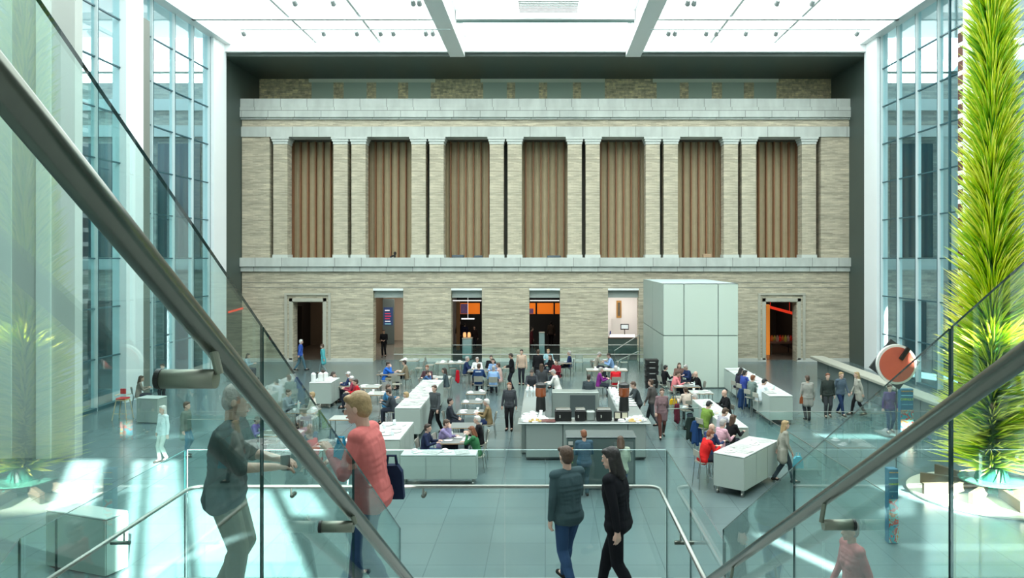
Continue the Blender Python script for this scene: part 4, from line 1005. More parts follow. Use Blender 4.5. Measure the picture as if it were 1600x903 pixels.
def make_stool():
    r_ = empty('bar_stool'); MB().rbox(-0.19, 0.19, -0.2, 0.18, 0.68, 0.71, 0.03).build('seat', CHF, r_)
    MB().rbox(-0.18, 0.18, -0.24, -0.22, 0.84, 1.02, 0.008).build('backrest', CHF, r_)
    for sx in (-1, 1):
        MB().tube([(sx * 0.21, 0.2, 0.0), (sx * 0.16, 0.15, 0.69)], 0.012, 8).build('leg', CHL, r_)
        MB().tube([(sx * 0.21, -0.25, 0.0), (sx * 0.17, -0.19, 0.69), (sx * 0.17, -0.23, 1.0)], 0.012, 8).build('leg', CHL, r_)
    MB().tube([(-0.2, 0.19, 0.25), (0.2, 0.19, 0.25)], 0.01, 8).build('footrest', CHL, r_)
    CH[r_.name] = kids(r_); return r_
stool0 = make_stool(); stool_used = False
def stool(x, y, rz, lab):
    global stool_used
    if not stool_used:
        stool_used = True; stool0.location = (x, y, 0); stool0.rotation_euler.z = rz; return tag(stool0, lab, 'stool', 'bar stools')
    return copy_tree(stool0, (x, y, 0), rz, lab)
chair0['group'] = 'cafe chairs'; chair0['category'] = 'chair'
TTOP = mat('table_grey', (0.21, 0.23, 0.22), 0.35); TEDGE = mat('table_edge', (0.5, 0.34, 0.2), 0.6); WT = mat('table_white', (0.42, 0.45, 0.42), 0.4)
def table(px, py, sx, sy, lab, short, items=('plate', 'napkin', 'cup', 'tumbler'), top=None, rz=0, xy=None, h=0.74):
    p = at(px, py, h) if xy is None else Vector((xy[0], xy[1], h))
    r_ = empty('cafe_table', (p.x, p.y, 0), rz); tag(r_, lab, 'table', 'cafe tables')
    a, b = sx / 2, sy / 2
    MB().rbox(-a, a, -b, b, h - 0.012, h, 0.004).build('tabletop', top or TTOP, r_)
    MB().rbox(-a, a, -b, b, h - 0.04, h - 0.013, 0.004).build('edge_band', TEDGE, r_)
    for u in (-1, 1):
        for v_ in (-1, 1): MB().tube([(u * (a - 0.05), v_ * (b - 0.05), 0), (u * (a - 0.05), v_ * (b - 0.05), h - 0.04)], 0.018, 8).build('leg', CHL, r_)
    ps = [(-.25, -.25, 'left front'), (.25, .25, 'right rear'), (-.25, .25, 'left rear'), (.25, -.25, 'right front'), (0, 0, 'middle')]
    for i, kd in enumerate(items):
        ox, oy, nm = ps[i % 5]; v = Matrix.Rotation(rz, 3, 'Z') @ Vector((ox * sx * 1.1, oy * sy * 1.1, 0))
        item(kd, p.x + v.x, p.y + v.y, h, '%s at the %s of %s' % (ITEM[kd][1], nm, short), None, s=1.15)
    return r_
A = ('plate', 'napkin', 'cup', 'tumbler')
table(535, 601, 1.3, 0.8, 'grey cafe table of the far left party with white caps', 'the far left party table', ('plate', 'napkin', 'cup', 'tumbler', 'plate'))
table(612, 583, 1.3, 0.8, 'grey cafe table between the woman in bright blue and the man in tan', 'the bright-blue and tan pair table', ('plate', 'napkin'))
table(578, 603, 0.9, 0.8, 'small white-topped table right of the person in red with back turned', 'the table right of the red shirt', ('napkin', 'plate', 'plate'), WT)
table(590, 614, 0.8, 0.8, 'small pale table in front of the cream-coated diner', 'the table before the cream coat', ('napkin', 'plate', 'cup'), WT)
table(687, 589, 1.0, 0.8, 'white-topped table before the two children in denim', 'the denim pair table', ('newspaper', 'cup', 'plate'), WT)
table(705, 566, 1.6, 0.8, 'set table with white napkins near the glass guard, left one', 'the left set table by the guard', ('napkin', 'napkin', 'napkin', 'plate', 'napkin'), WT)
table(640, 562, 1.0, 0.7, 'small set table near the left end of the glass guard', 'the small table by the guard end', ('napkin', 'plate', 'napkin'), WT)
table(757, 578, 1.6, 0.9, 'table of the large party whose man wears a lettered navy jacket', 'the lettered-jacket party table', A)
table(744, 613, 0.8, 0.7, 'empty set small table, farthest of the column behind the old man in tan', 'the farthest empty small table', ('napkin', 'napkin'))
table(738, 627, 0.8, 0.7, 'empty set small table, second of the column behind the old man in tan', 'the second empty small table', ('napkin', 'napkin'))
table(735, 643, 0.9, 0.8, 'grey small table between the woman in black and the old man in tan', 'the table of the old man in tan', ('napkin', 'cup', 'plate', 'napkin'))
table(728, 664, 1.0, 0.8, 'bare grey table behind the four people at the shared table', 'the bare grey table', ())
table(716, 684, 0.95, 1.35, 'grey shared table with wooden edge between two couples', 'the shared table of two couples', ('plate', 'napkin', 'cup', 'napkin', 'plate'))
table(525, 692, 1.15, 1.0, 'glass-grey table with paper menus in front of the pink woman', 'the menu-strewn front table', ('newspaper', 'napkin', 'newspaper', 'napkin', 'tumbler'))
table(543, 652, 1.1, 0.7, 'empty pale table left of the woman in pink', 'the empty pale left table', (), WT)
table(475, 641, 1.0, 0.9, 'table of the pair seated behind the left handrail', 'the left handrail pair table', ('cup', 'napkin', 'bottle'))
table(440, 676, 1.2, 0.8, 'pale table of the child in purple', 'the purple child table', ('plate', 'napkin', 'cup'), WT)
table(948, 577, 2.0, 0.8, 'white table of the group with plaid, purple and red shirts', 'the plaid and red group table', ('napkin', 'plate', 'cup', 'tumbler', 'napkin'), WT)
table(875, 566, 1.2, 0.7, 'grey table of the standing and seated group below the fourth doorway', 'the table below the fourth doorway', ('napkin', 'plate', 'cup'))
table(938, 563, 1.0, 0.7, 'small table between the plaid shirt and the light blue shirt', 'the plaid and light-blue pair table', ('napkin', 'plate'))
table(1072, 602, 1.1, 0.8, 'grey table between the pink blouse and the bald man in black', 'the pink blouse table', ('plate', 'napkin', 'cup', 'tumbler'))
table(1095, 612, 0.9, 0.8, 'set table with white plates behind the cream floral blouse', 'the floral blouse table', ('napkin', 'plate', 'cup', 'plate'), WT)
table(1080, 636, 0.9, 0.8, 'table beside the maroon jacket and the green sweater', 'the green sweater table', ('napkin', 'cup'))
def dirz(c): return {'A': 0, 'R': -90, 'L': 90, 'C': 180}[c] if isinstance(c, str) else c
def seated(px, py, pose, d, top, lab, who, hair='brown', style='short', bot=(0.03, 0.035, 0.05), skin='l', s=1.0, cz=True, up=0, **kw):
    y = (E - 1.19 - up) * F / (py - VY); x = (px - VX) / F * y; rz = R(dirz(d))
    if up: stool(x, y, rz, 'tall cafe stool occupied by %s' % who); cz = False
    o = person(pose, (x, y, up), rz, lab, top, bot, hair, style, skin, s, **kw)
    if cz: chair(x, y, rz, 'grey cafe chair occupied by %s' % who)
    return o
def standing(px, py, pose, d, top, lab, hair='brown', style='short', bot=(0.02, 0.022, 0.03), skin='l', s=1.0, z=0, hc=1.60, **kw):
    y = (E - z - hc * s) * F / (py - VY); x = (px - VX) / F * y
    return person(pose, (x, y, z), R(dirz(d)), lab, top, bot, hair, style, skin, s, **kw)
NAVY = (0.02, 0.035, 0.10); BLK = (0.012, 0.012, 0.014); TAN = (0.26, 0.21, 0.14); BLUE = (0.03, 0.16, 0.62); LBL = (0.26, 0.42, 0.68); REDC = (0.52, 0.02, 0.03); WH = (0.75, 0.76, 0.74); PNK = (0.72, 0.22, 0.24); DG = (0.045, 0.05, 0.055); DEN = (0.06, 0.13, 0.27); JEAN = (0.05, 0.09, 0.17)
S = seated
S(503, 583, 'sit', 'R', (0.24, 0.22, 0.17), 'seated man in tan jacket with white collar facing right at the far left party table', 'the man in tan with white collar', 'dkb')
S(515, 585, 'chinf', -80, (0.02, 0.22, 0.45), 'seated dark-haired woman in turquoise shirt at the far left party table', 'the woman in turquoise', 'dkb', 'long')
S(547, 585, 'sit', 'L', NAVY, 'seated person in white cap and navy jacket at the far left party table', 'the navy jacket under a white cap', 'grey', 'cap', topname='jacket')
S(552, 592, 'sit', 100, (0.3, 0.05, 0.08), 'seated person in white cap and dark red vest at the far left party table', 'the dark red vest under a white cap', 'grey', 'cap')
S(559, 597, 'sitf', 110, REDC, 'seated person in bright crimson shirt with back turned, nearest of the far left party', 'the crimson shirt', 'dkb')
S(448, 614, 'sit', 'R', (0.25, 0.3, 0.33), 'seated diner with brown hair behind the left handrail, facing right', 'the left diner behind the handrail', 'brown')
S(487, 618, 'lap', 'L', (0.62, 0.60, 0.52), 'seated fair-haired diner in cream top behind the left handrail, facing left', 'the cream-topped diner behind the handrail', 'blond')
S(395, 650, 'chinf', 'R', (0.18, 0.08, 0.36), 'child in purple shirt resting chin on hand at left', 'the child in purple', 'brown', s=.9)
S(385, 556, 'sitf', 'R', (0.3, 0.42, 0.45), 'dark-haired woman in pale top far back beside the portal', 'the woman beside the portal', 'black', 'long')
S(602, 569, 'chin', 'R', BLUE, 'seated woman in bright blue shirt facing right with hand at her mouth', 'the woman in bright blue', 'dkb', bot=(.3, .28, .2))
S(634, 567, 'sit', 'L', TAN, 'seated man in tan jacket facing left opposite the woman in bright blue', 'the man opposite bright blue', 'dkb')
S(664, 579, 'chin', 'R', DEN, 'seated child in denim shirt left of the newspaper table', 'the child in denim', 'dkb', s=.92)
S(668, 575, 'sit', 170, (0.10, 0.05, 0.06), 'seated woman in dark top behind the child in denim', 'the woman behind the denim child', 'red', cz=False)
S(697, 579, 'sitf', 'L', (0.07, 0.10, 0.11), 'seated woman in dark teal with loose hair right of the newspaper counter', 'the woman in dark teal', 'dkb', 'long')
S(728, 561, 'sit', 'R', NAVY, 'seated man in navy sweater near the left set table by the guard', 'the navy sweater near the guard', 'grey')
S(746, 562, 'sit', 175, WH, 'seated man in white shirt at the lettered-jacket party', 'the white shirt of the party', 'grey')
vj = S(748, 575, 'sit', 'A', (0.02, 0.05, 0.14), 'man in navy jacket with small white lettering across the back', 'the man in the lettered jacket', 'brown', s=1.05, topname='jacket')
S(767, 559, 'sit', 190, BLK, 'seated person in black behind the light blue shirts', 'the person in black at the party', 'dkb')
S(771, 564, 'sitf', 170, LBL, 'dark-haired woman in pale blue at the head of the party table', 'the woman in pale blue', 'dkb', 'short')
S(771, 576, 'sit', 'A', LBL, 'person in light blue shirt with back turned on a black-backed chair', 'the light blue shirt with back turned', 'grey', cz=True)
S(781, 571, 'sitf', 80, (0.62, 0.42, 0.38), 'seated woman in pale pink right of the light blue shirts', 'the pale pink woman', 'brown')
standing(800, 556, 'hold', 'L', BLK, 'waiter in black bending over at the rear of the cafe', 'dkb', skin='m')
standing(815, 550, 'stand', 170, (0.55, 0.40, 0.30), 'standing person in peach shirt behind the black-clad waiter', 'dkb')
standing(841, 550, 'coat', 'A', BLK, 'standing man in black suit below the left edge of the fourth doorway', 'brown')
S(857, 549, 'sit', 170, (0.35, 0.55, 0.60), 'seated person in aqua shirt under the fourth doorway', 'the aqua shirt', 'blond')
S(862, 558, 'sitf', 120, BLK, 'seated woman in black under the fourth doorway', 'the woman in black under the fourth doorway', 'brown', 'long')
standing(831, 580, 'work', 180, (0.05, 0.055, 0.065), 'barman in charcoal shirt facing us behind the till', 'dkb')
standing(846, 573, 'coat', 'A', (0.055, 0.06, 0.065), 'long-haired person in grey coat with back turned behind the bar', 'brown', 'long')
S(870, 566, 'sit', 150, (0.18, 0.02, 0.03), 'seated person in dark red behind the white-shirted server', 'the dark red top', 'dkb')
S(889, 552, 'lap', 'L', NAVY, 'seated man in navy facing left right of the fourth doorway', 'the navy man right of the fourth doorway', 'grey')
S(931, 553, 'eat', 'R', (0.33, 0.31, 0.25), 'seated man in pale checked shirt facing right', 'the checked shirt', 'grey')
S(957, 555, 'eat', 'L', LBL, 'seated man in light blue shirt leaning left opposite the checked shirt', 'the light blue shirt opposite the checks', 'dkb')
S(936, 578, 'sitf', 'R', (0.22, 0.03, 0.22), 'seated woman in purple behind the bar shelves', 'the woman in purple', 'grey')
S(962, 576, 'lap', 'A', (0.62, 0.02, 0.03), 'person in bright red sweater with back turned behind the bar', 'the bright red sweater', 'white', skin='l')
standing(872, 583, 'work', 75, (0.78, 0.78, 0.73), 'grey-haired server in white shirt and brown trousers inside the bar', 'grey', bot=(0.07, 0.05, 0.03), hc=1.55)
standing(920, 590, 'stand', 'A', (0.05, 0.065, 0.075), 'bartender in dark grey with back turned inside the bar', 'dkb', s=0.97)
standing(998, 602, 'work', 95, (0.05, 0.06, 0.065), 'server in dark grey polo working at the right arm of the bar', 'brown', hc=1.55)
standing(796, 603, 'stand', 170, (0.055, 0.06, 0.068), 'red-haired waiter in charcoal shirt and black trousers standing left of the bar', 'red', bot=BLK)
S(704, 628, 'lap', 'R', (0.03, 0.035, 0.045), 'seated woman in black jacket facing the old man in tan', 'the woman in the black jacket', 'black', 'short', topname='jacket')
S(763, 629, 'sit', 'L', (0.22, 0.16, 0.08), 'white-haired old man in tan sweater facing left', 'the old man in tan', 'white', topname='sweater', bot=NAVY)
S(665, 669, 'sit', -95, (0.02, 0.03, 0.07), 'man in navy sweater with white collar at the shared table', 'the man in the navy sweater with collar', 'dkb', topname='sweater', bot=JEAN)
S(691, 661, 'chin', -100, (0.26, 0.22, 0.40), 'man in lilac shirt resting his chin on his hand at the shared table', 'the man in the lilac shirt', 'brown')
S(749, 656, 'sit', 95, BLK, 'white-haired man in black at the shared table', 'the white-haired man in black', 'white')
S(745, 672, 'chinf', 85, (0.04, 0.17, 0.07), 'red-haired woman in green sweater at the shared table', 'the woman in the green sweater', 'red', 'long', topname='sweater')
S(615, 612, 'eat', 'L', (0.05, 0.06, 0.07), 'dark-clad diner leaning left beside the cream coat', 'the dark-clad diner beside the cream coat', 'dkb')
S(604, 606, 'sit', 'R', (0.06, 0.22, 0.40), 'diner in blue shirt half hidden left of the dark-clad diner', 'the half-hidden blue diner', 'brown')
S(634, 618, 'lap', 70, (0.66, 0.60, 0.46), 'fair diner in cream coat beside the long newspaper counter', 'the cream coat', 'blond', topname='coat')
standing(680, 606, 'walk', 150, (0.07, 0.08, 0.085), 'server in dark grey walking past the long newspaper counter', 'brown', bot=BLK, hc=1.62)
S(1038, 575, 'sit', -70, BLK, 'dark-haired person in black at the table beside the crates', 'the person in black beside the crates', 'black', 'short')
S(1053, 584, 'chinf', -80, PNK, 'woman in salmon pink blouse facing right before the lift box', 'the woman in the salmon pink blouse', 'brown')
S(1061, 571, 'sit', 180, (0.2, .12, .1), 'brown-haired woman facing us at the pink blouse table', 'the woman facing us at the pink blouse table', 'brown', 'long')
S(1077, 573, 'eat', 110, NAVY, 'grey-haired man in navy jacket facing left before the lift box', 'the grey-haired navy jacket', 'grey')
S(1092, 584, 'chin', 'L', BLK, 'bald man in black jacket facing left before the lift box', 'the bald man before the lift box', style='bald', topname='jacket')
standing(1019, 598, 'walk', 60, (0.10, 0.09, 0.085), 'grey-clad person walking beside the crates', 'brown', bot=DG)
standing(1034, 612, 'walkf', 'C', (0.25, 0.16, 0.17), 'walker in dusky pink top and dark skirtlike coat right of the bar', 'brown', bot=(0.12, 0.05, 0.04))
S(1073, 610, 'sitf', 20, (0.62, 0.52, 0.44), 'woman in cream floral blouse with back turned', 'the woman in the cream floral blouse', 'brown')
S(1094, 620, 'eat', 80, (0.02, 0.018, 0.02), 'grey-haired person in black facing left right of the floral blouse', 'the grey-haired person in black', 'grey')
S(1101, 632, 'eat', -60, (0.16, 0.26, 0.05), 'dark-haired person in olive green sweater leaning on the narrow counter', 'the olive green sweater', 'black', topname='sweater', up=0.25)
S(1135, 614, 'sit', 100, BLK, 'bald man in black with a scarf sitting before the far right counter', 'the bald man before the far right counter', style='bald', up=0.25)
S(1153, 579, 'chinf', -70, (0.03, 0.03, 0.05), 'dark-haired woman farthest along the far right counter', 'the farthest woman along the counter', 'black', 'long', up=0.25)
S(1162, 583, 'sit', -70, (0.04, 0.07, 0.30), 'dark-haired person in royal blue at the far right counter', 'the royal blue shirt', 'black', up=0.25)
S(1174, 591, 'sitf', -60, (0.16, 0.22, 0.20), 'auburn-haired person in grey-green at the far right counter', 'the grey-green top', 'red', up=0.25)
S(1188, 596, 'eat', -70, (0.66, 0.74, 0.76), 'black-haired person in white shirt nearest along the far right counter', 'the white shirt along the counter', 'black', up=0.25)
S(1100, 678, 'eat', -75, (0.62, 0.02, 0.02), 'red-haired woman in scarlet top leaning on the wheeled counter', 'the woman in scarlet', 'red', up=0.25)
S(1109, 669, 'sit', -60, (0.03, 0.05, 0.12), 'bald man in navy vest over pink shirt behind the wheeled counter', 'the bald man in the navy vest', style='bald', up=0.25)
S(1126, 662, 'sitf', -60, (0.62, 0.36, 0.42), 'grey-haired person in pale pink shirt and dark vest behind the wheeled counter', 'the pale pink shirt', 'grey', up=0.25)
S(1142, 655, 'sitf', -60, BLK, 'brown-haired woman in black beside the pale pink shirt', 'the woman in black beside pale pink', 'brown', 'long', up=0.25)
S(1125, 643, 'eat', -70, (0.35, 0.34, 0.38), 'brown-haired person in grey shirt at the narrow counter', 'the grey shirt at the narrow counter', 'brown', up=0.25)
standing(1262, 592, 'coat', 'A', (0.30, 0.30, 0.27), 'passer-by in grey-brown coat leftmost of the group on the right floor', 'brown', bot=DG, topname='coat')
standing(1293, 588, 'coat', 175, (0.035, 0.045, 0.04), 'passer-by in near-black coat in the group on the right floor', 'red', bot=DG, topname='coat')
standing(1313, 586, 'walk', 200, (0.10, 0.14, 0.18), 'passer-by in slate blue top right of the near-black coat', 'blond', bot=(0.02, 0.04, 0.10))
standing(1341, 586, 'walkf', 'L', (0.40, 0.40, 0.34), 'fair-haired passer-by with pale bag over black, rightmost before the round sign', 'blond', 'long', bot=BLK)
standing(1390, 606, 'standf', 180, (0.10, 0.06, 0.17), 'woman in purple top and jeans standing beside the colourful sign pillar', 'brown', bot=JEAN)
standing(1224, 664, 'walkf', 'R', (0.30, 0.30, 0.25), 'woman in olive-grey walking on the floor right of the wheeled counter', 'blond', 'long', bot=(0.04, 0.06, 0.07))
standing(255, 640, 'standf', 150, (0.72, 0.85, 0.85), 'person in long white clothes standing at the left', 'white', 'long', bot=(0.6, 0.68, 0.62))
standing(290, 634, 'coat', 'R', (0.16, 0.20, 0.17), 'person in olive jacket and blue trousers left of the dark-shirted man', 'brown', bot=(0.05, 0.16, 0.24))
standing(469, 534, 'walk', -60, (0.04, 0.10, 0.40), 'white-haired person in blue walking past the far left doorway', 'white', bot=(0.08, 0.16, 0.2))
standing(505, 541, 'walkf', 'L', (0.10, 0.42, 0.45), 'person in teal top walking right of the far left doorway', 'brown', bot=(0.2, 0.26, 0.26), s=.93)
standing(600, 518, 'hold', 'C', BLK, 'guard in black standing inside the second doorway', 'dkb', bot=BLK, skin='m')
S(217, 592, 'sitf', -60, (0.30, 0.26, 0.22), 'brown-haired woman in beige seated behind the host stand', 'the woman behind the host stand', 'brown', 'long')
standing(254, 573, 'stand', 180, (0.75, 0.78, 0.8), 'man in white shirt by the left glass wall, head above the left bracket', 'brown')
standing(718, 505, 'coat', 'A', BLK, 'person in black coat inside the third doorway, left one', 'grey')
standing(726, 507, 'stand', 'A', (0.015, 0.02, 0.05), 'person in dark navy inside the third doorway, middle one', 'black')
standing(741, 512, 'stand', 180, (0.03, 0.02, 0.02), 'server inside the third doorway beside the pedestal', 'black', s=.95)
standing(861, 505, 'stand', 'A', (0.10, 0.075, 0.06), 'person in brown top and black trousers inside the fourth doorway', 'black', bot=BLK)
standing(830, 514, 'walkf', 'R', (0.14, 0.03, 0.04), 'woman in maroon inside the left of the fourth doorway', 'black', bot=(.05, .02, .02), s=.95)
standing(958, 514, 'stand', 'C', (0.03, 0.05, 0.2), 'person in dark blue at the left of the fifth doorway', 'dkb', s=.93)
standing(913, 680, 'hold', 10, (0.05, 0.10, 0.14), 'red-haired person in dark blue standing at the left end of the drinks station', 'red', bot=(0.05, 0.1, 0.12))
standing(970, 690, 'hold', 'A', (0.36, 0.42, 0.33), 'brown-haired woman in pale olive striped cardigan at the drinks station', 'brown', 'long', bot=JEAN, topname='cardigan')
# writing on the navy jacket
def text(s, size, loc, rot, m, parent, nm='lettering', ext=0.004):
    c = bpy.data.curves.new(nm, 'FONT'); c.body = s; c.size = size; c.extrude = ext; c.align_x = 'CENTER'; c.align_y = 'CENTER'; c.materials.append(m)
    o = bpy.data.objects.new(nm, c); C.objects.link(o); o.location = loc; o.rotation_euler = rot
    if parent: o.parent = parent
    return o
b_ = MB()
for i in range(6): b_.box(-0.12 + i * 0.042, -0.12 + i * 0.042 + 0.03, -0.205, -0.19, 0.98, 1.03)
b_.build('lettering', WH and colm((0.7, 0.75, 0.8)), vj)
# coats and bags
def drape(px, py, h, col, lab, wid=0.24, d=None):
    z = 0.9; y = (E - 0.62) * F / (py - VY) if d is None else d; x = (px - VX) / F * y
    m = MB(); m.cap((-wid * .4, 0, 0.88), (wid * .4, 0, 0.88), 0.035, 0.035); m.cap((-wid * .4, 0, 0.87), (-wid * .55, 0.02, 0.9 - h), 0.04, 0.05); m.cap((wid * .4, 0, 0.87), (wid * .6, 0, 0.94 - h), 0.04, 0.045); m.cap((0, 0.01, 0.87), (0.02, 0, 0.86 - h), 0.045, 0.07); m.cap((-wid * .2, -.02, 0.87), (-0.06, -.03, 0.95 - h), 0.04, 0.06); m.cap((-wid * .5, 0.03, .85), (-wid * .8, 0.04, .55), 0.035, 0.03)
    me = fuse('coat', m, 0.012, 4); o = bpy.data.objects.new('coat', me); C.objects.link(o); setm(o, colm(col)); o.location = (x, y, 0); tag(o, lab, 'coat')
drape(1080, 665, 0.72, (0.02, 0.035, 0.03), 'dark green coat hung on the chair behind the olive sweater')
drape(1089, 671, 0.72, (0.02, 0.06, 0.17), 'blue coat hung on the chair beside the dark green coat')
drape(1058, 643, 0.62, (0.13, 0.015, 0.03), 'maroon jacket hung behind the cream floral blouse', 0.12)
drape(1160, 618, 0.75, (0.02, 0.05, 0.13), 'dark blue coat hung on a chair back at the far right counter')
drape(1176, 620, 0.70, (0.03, 0.07, 0.09), 'teal-black coat hung next to the dark blue one at the far right counter')
drape(715, 588, 0.5, (0.45, 0.01, 0.02), 'red jacket hung on the chair left of the lettered jacket', 0.1)
def bag(px, py, wpx, hpx, d, col, lab, z=None, nm='bag'):
    x = (px - VX) / F * d; w2 = wpx / F * d / 2; h = hpx / F * d; zc = E + (VY - py) / F * d if z is None else z
    r_ = empty(nm, (x, d, zc - h / 2)); tag(r_, lab, 'bag')
    m = MB(); v = []; 
    m.prism([(-w2, 0), (w2, 0), (w2 * 0.85, h * 0.8), (w2 * .5, h), (-w2 * .5, h), (-w2 * 0.85, h * 0.8)], 'y', -w2 * .35, w2 * .35)
    m.build('pouch', colm(col), r_)
    MB().tube([(-w2 * .4, 0, h), (-w2 * .3, 0, h + w2 * .7), (w2 * .3, 0, h + w2 * .7), (w2 * .4, 0, h)], 0.012, 6).build('strap', colm(col), r_)
    return r_
bag(1052, 624, 12, 8, at(1052, 632, 0).y, (0.70, 0.42, 0.02), 'yellow bag on the floor left of the maroon jacket', z=0.12)
bag(1254, 625, 9, 11, at(1262, 655, 0).y - .3, (0.28, 0.08, 0.03), 'russet bag held by the passer-by in the grey-brown coat')
bag(1247, 722, 16, 18, 21.6, (0.12, 0.45, 0.55), 'light blue carrier bag of the woman walking right of the wheeled counter')
# high chair
hc = empty('high_chair', tuple(at(192, 655, 0))); tag(hc, 'wooden high chair with a red seat by the left glass wall', 'high chair')
WD = mat('pale_wood', (0.62, 0.50, 0.32), .6)
for sx in (-1, 1):
    for sy in (-1, 1): MB().tube([(sx * 0.28, sy * 0.25, 0), (sx * 0.17, sy * 0.17, 0.75)], 0.02, 8).build('leg', WD, hc)
    MB().tube([(sx * .2, -.2, .95), (sx * .2, .2, .95)], .018, 8).build('armrest', WD, hc)
MB().rbox(-.2, .2, -.2, .2, .73, .77).build('seat', WD, hc); MB().tube([(-.25, -.23, .25), (.25, -.23, .25)], .014, 8).build('stretcher', WD, hc)
MB().rbox(-.19, .19, -.19, .19, .78, .84, .02).build('cushion', mat('hc_red', (.6, .03, .03), .6), hc); MB().rbox(-.2, .02, .17, .2, .95, 1.15, .01).build('backrest', mat('hc_red', (0, 0, 0)), hc)
# empty chairs near set tables
EC = ['right of the small table by the guard end', 'left of the left set table by the guard', 'right of the left set table by the guard', 'before the bright-blue and tan pair', 'right of the pale pink woman', 'left of the empty pale left table', 'beside the yellow bag', 'before the left handrail pair table', 'before the purple child table', 'behind the table below the fourth doorway', 'right of the light blue shirt']
for i, (px, py, d) in enumerate(((655, 575, 'L'), (672, 570, 'R'), (708, 575, 'R'), (620, 600, 'A'), (790, 575, 'L'), (560, 640, 'L'), (1062, 620, 'R'), (480, 655, 'A'), (425, 690, 'A'), (905, 566, 'C'), (975, 566, 'L'))):
    p = at(px, py, 0.45); chair(p.x, p.y, R(dirz(d)), 'empty grey cafe chair ' + EC[i])
# ------------------------------------------------------------------ round sign, sign pillars
rs = empty('round_sign', tuple(atd(1400, 569, 21.0))); tag(rs, 'tilted round red disc with white rim and dark square behind it', 'sign')
rr = 31 / F * 21.0
MB().tube([(0, -0.05, 0), (0, 0.05, 0)], rr, 48).build('rim', mat('rim_white', (.72, .75, .7), .4), rs)
MB().tube([(0, -0.075, 0), (0, -0.05, 0)], rr * 0.88, 48).build('disc', mat('disc_red', (0.47, 0.10, 0.06), .5, noise=.12, nscale=4), rs)
sq = MB().box(-0.50, 0.52, 0.06, 0.12, -0.50, 0.48); o = sq.build('square_plate', mat('plate_dark', (0.03, 0.035, 0.035), .4), rs); o.rotation_euler.y = R(37)
o = MB().box(-0.055, 0.055, -0.13, -0.07, -0.19, 0.19).build('bar', GASK, rs); o.location = (0.19, 0, 0.30); o.rotation_euler.y = R(35)
MB().tube([(0.05, 0.1, -0.3), (0.05, 0.1, -(E - 167 / F * 21))], 0.015, 8).build('post', mat('plate_dark', (0, 0, 0)), rs)
def art_mat():
    m, nt, b = nmat('abstract_art'); L = nt.links.new
    tc = nt.nodes.new('ShaderNodeTexCoord'); n = nt.nodes.new('ShaderNodeTexNoise'); n.inputs['Scale'].default_value = 3.2; n.inputs['Detail'].default_value = 3; n.inputs['Distortion'].default_value = 1.2
    mp = nt.nodes.new('ShaderNodeSeparateXYZ'); L(tc.outputs['Object'], n.inputs['Vector']); L(tc.outputs['Object'], mp.inputs[0])
    cr = nt.nodes.new('ShaderNodeValToRGB'); e = cr.color_ramp; e.interpolation = 'CONSTANT'
    for i, (p_, c_) in enumerate(((0, (.02, .05, .2)), (.36, (.05, .35, .4)), (.44, (.6, .06, .03)), (.5, (.25, .55, .5)), (.56, (.6, .2, .03)), (.62, (.03, .12, .35)), (.68, (.4, .6, .55)))):
        x = e.elements[i] if i < 2 else e.elements.new(p_); x.position = p_; x.color = (*c_, 1)
    L(n.outputs['Fac'], cr.inputs[0]); L(cr.outputs[0], b.inputs['Base Color']); return m
ARTM = art_mat()
SB = mat('sign_blue', (0.03, 0.16, 0.26), .5); SGR = colm((.45, .68, .05), 'cloth'); SOR = colm((.75, .4, .05)); SCY = colm((.25, .6, .7))
for px, ybase, pyb, pyt, wpx, lab in ((1415, 26.2, 688, 607, 20, 'colourful sign pillar with green word under the round red sign'), (1393, 16.9, 848, 731, 15, 'slim colourful sign pillar low at right beneath the right handrail')):
    y = 7500 / (pyb - 402); h = E - (pyt - 402) * y / F; w2 = wpx / F * y / 2; x = (px - 852) / F * y
    sp_ = empty('sign_pillar', (x, y, 0)); tag(sp_, lab, 'sign', 'colourful sign pillars')
    MB().rbox(-w2, w2, -0.1, 0.1, 0.01, h, 0.01).build('board', SB, sp_)
    MB().box(-w2 * .98, w2 * .98, -0.112, -0.1, 0.04, h * .60).build('artwork', ARTM, sp_)
    sz = w2 * 2 / 4.4
    text('THROUGH THE', sz * .6, (0, -0.105, h * .955), (R(90), 0, 0), SOR, sp_)
    text('CHIHULY', sz * 1.08, (0, -0.105, h * .80), (R(90), 0, 0), SGR, sp_)
    text('LOOKING GLASS', sz * .5, (0, -0.105, h * .70), (R(90), 0, 0), SCY, sp_)
    MB().box(-w2 * .9, w2 * .9, -0.108, -0.1, h * .87, h * .885).build('rule', SCY, sp_)
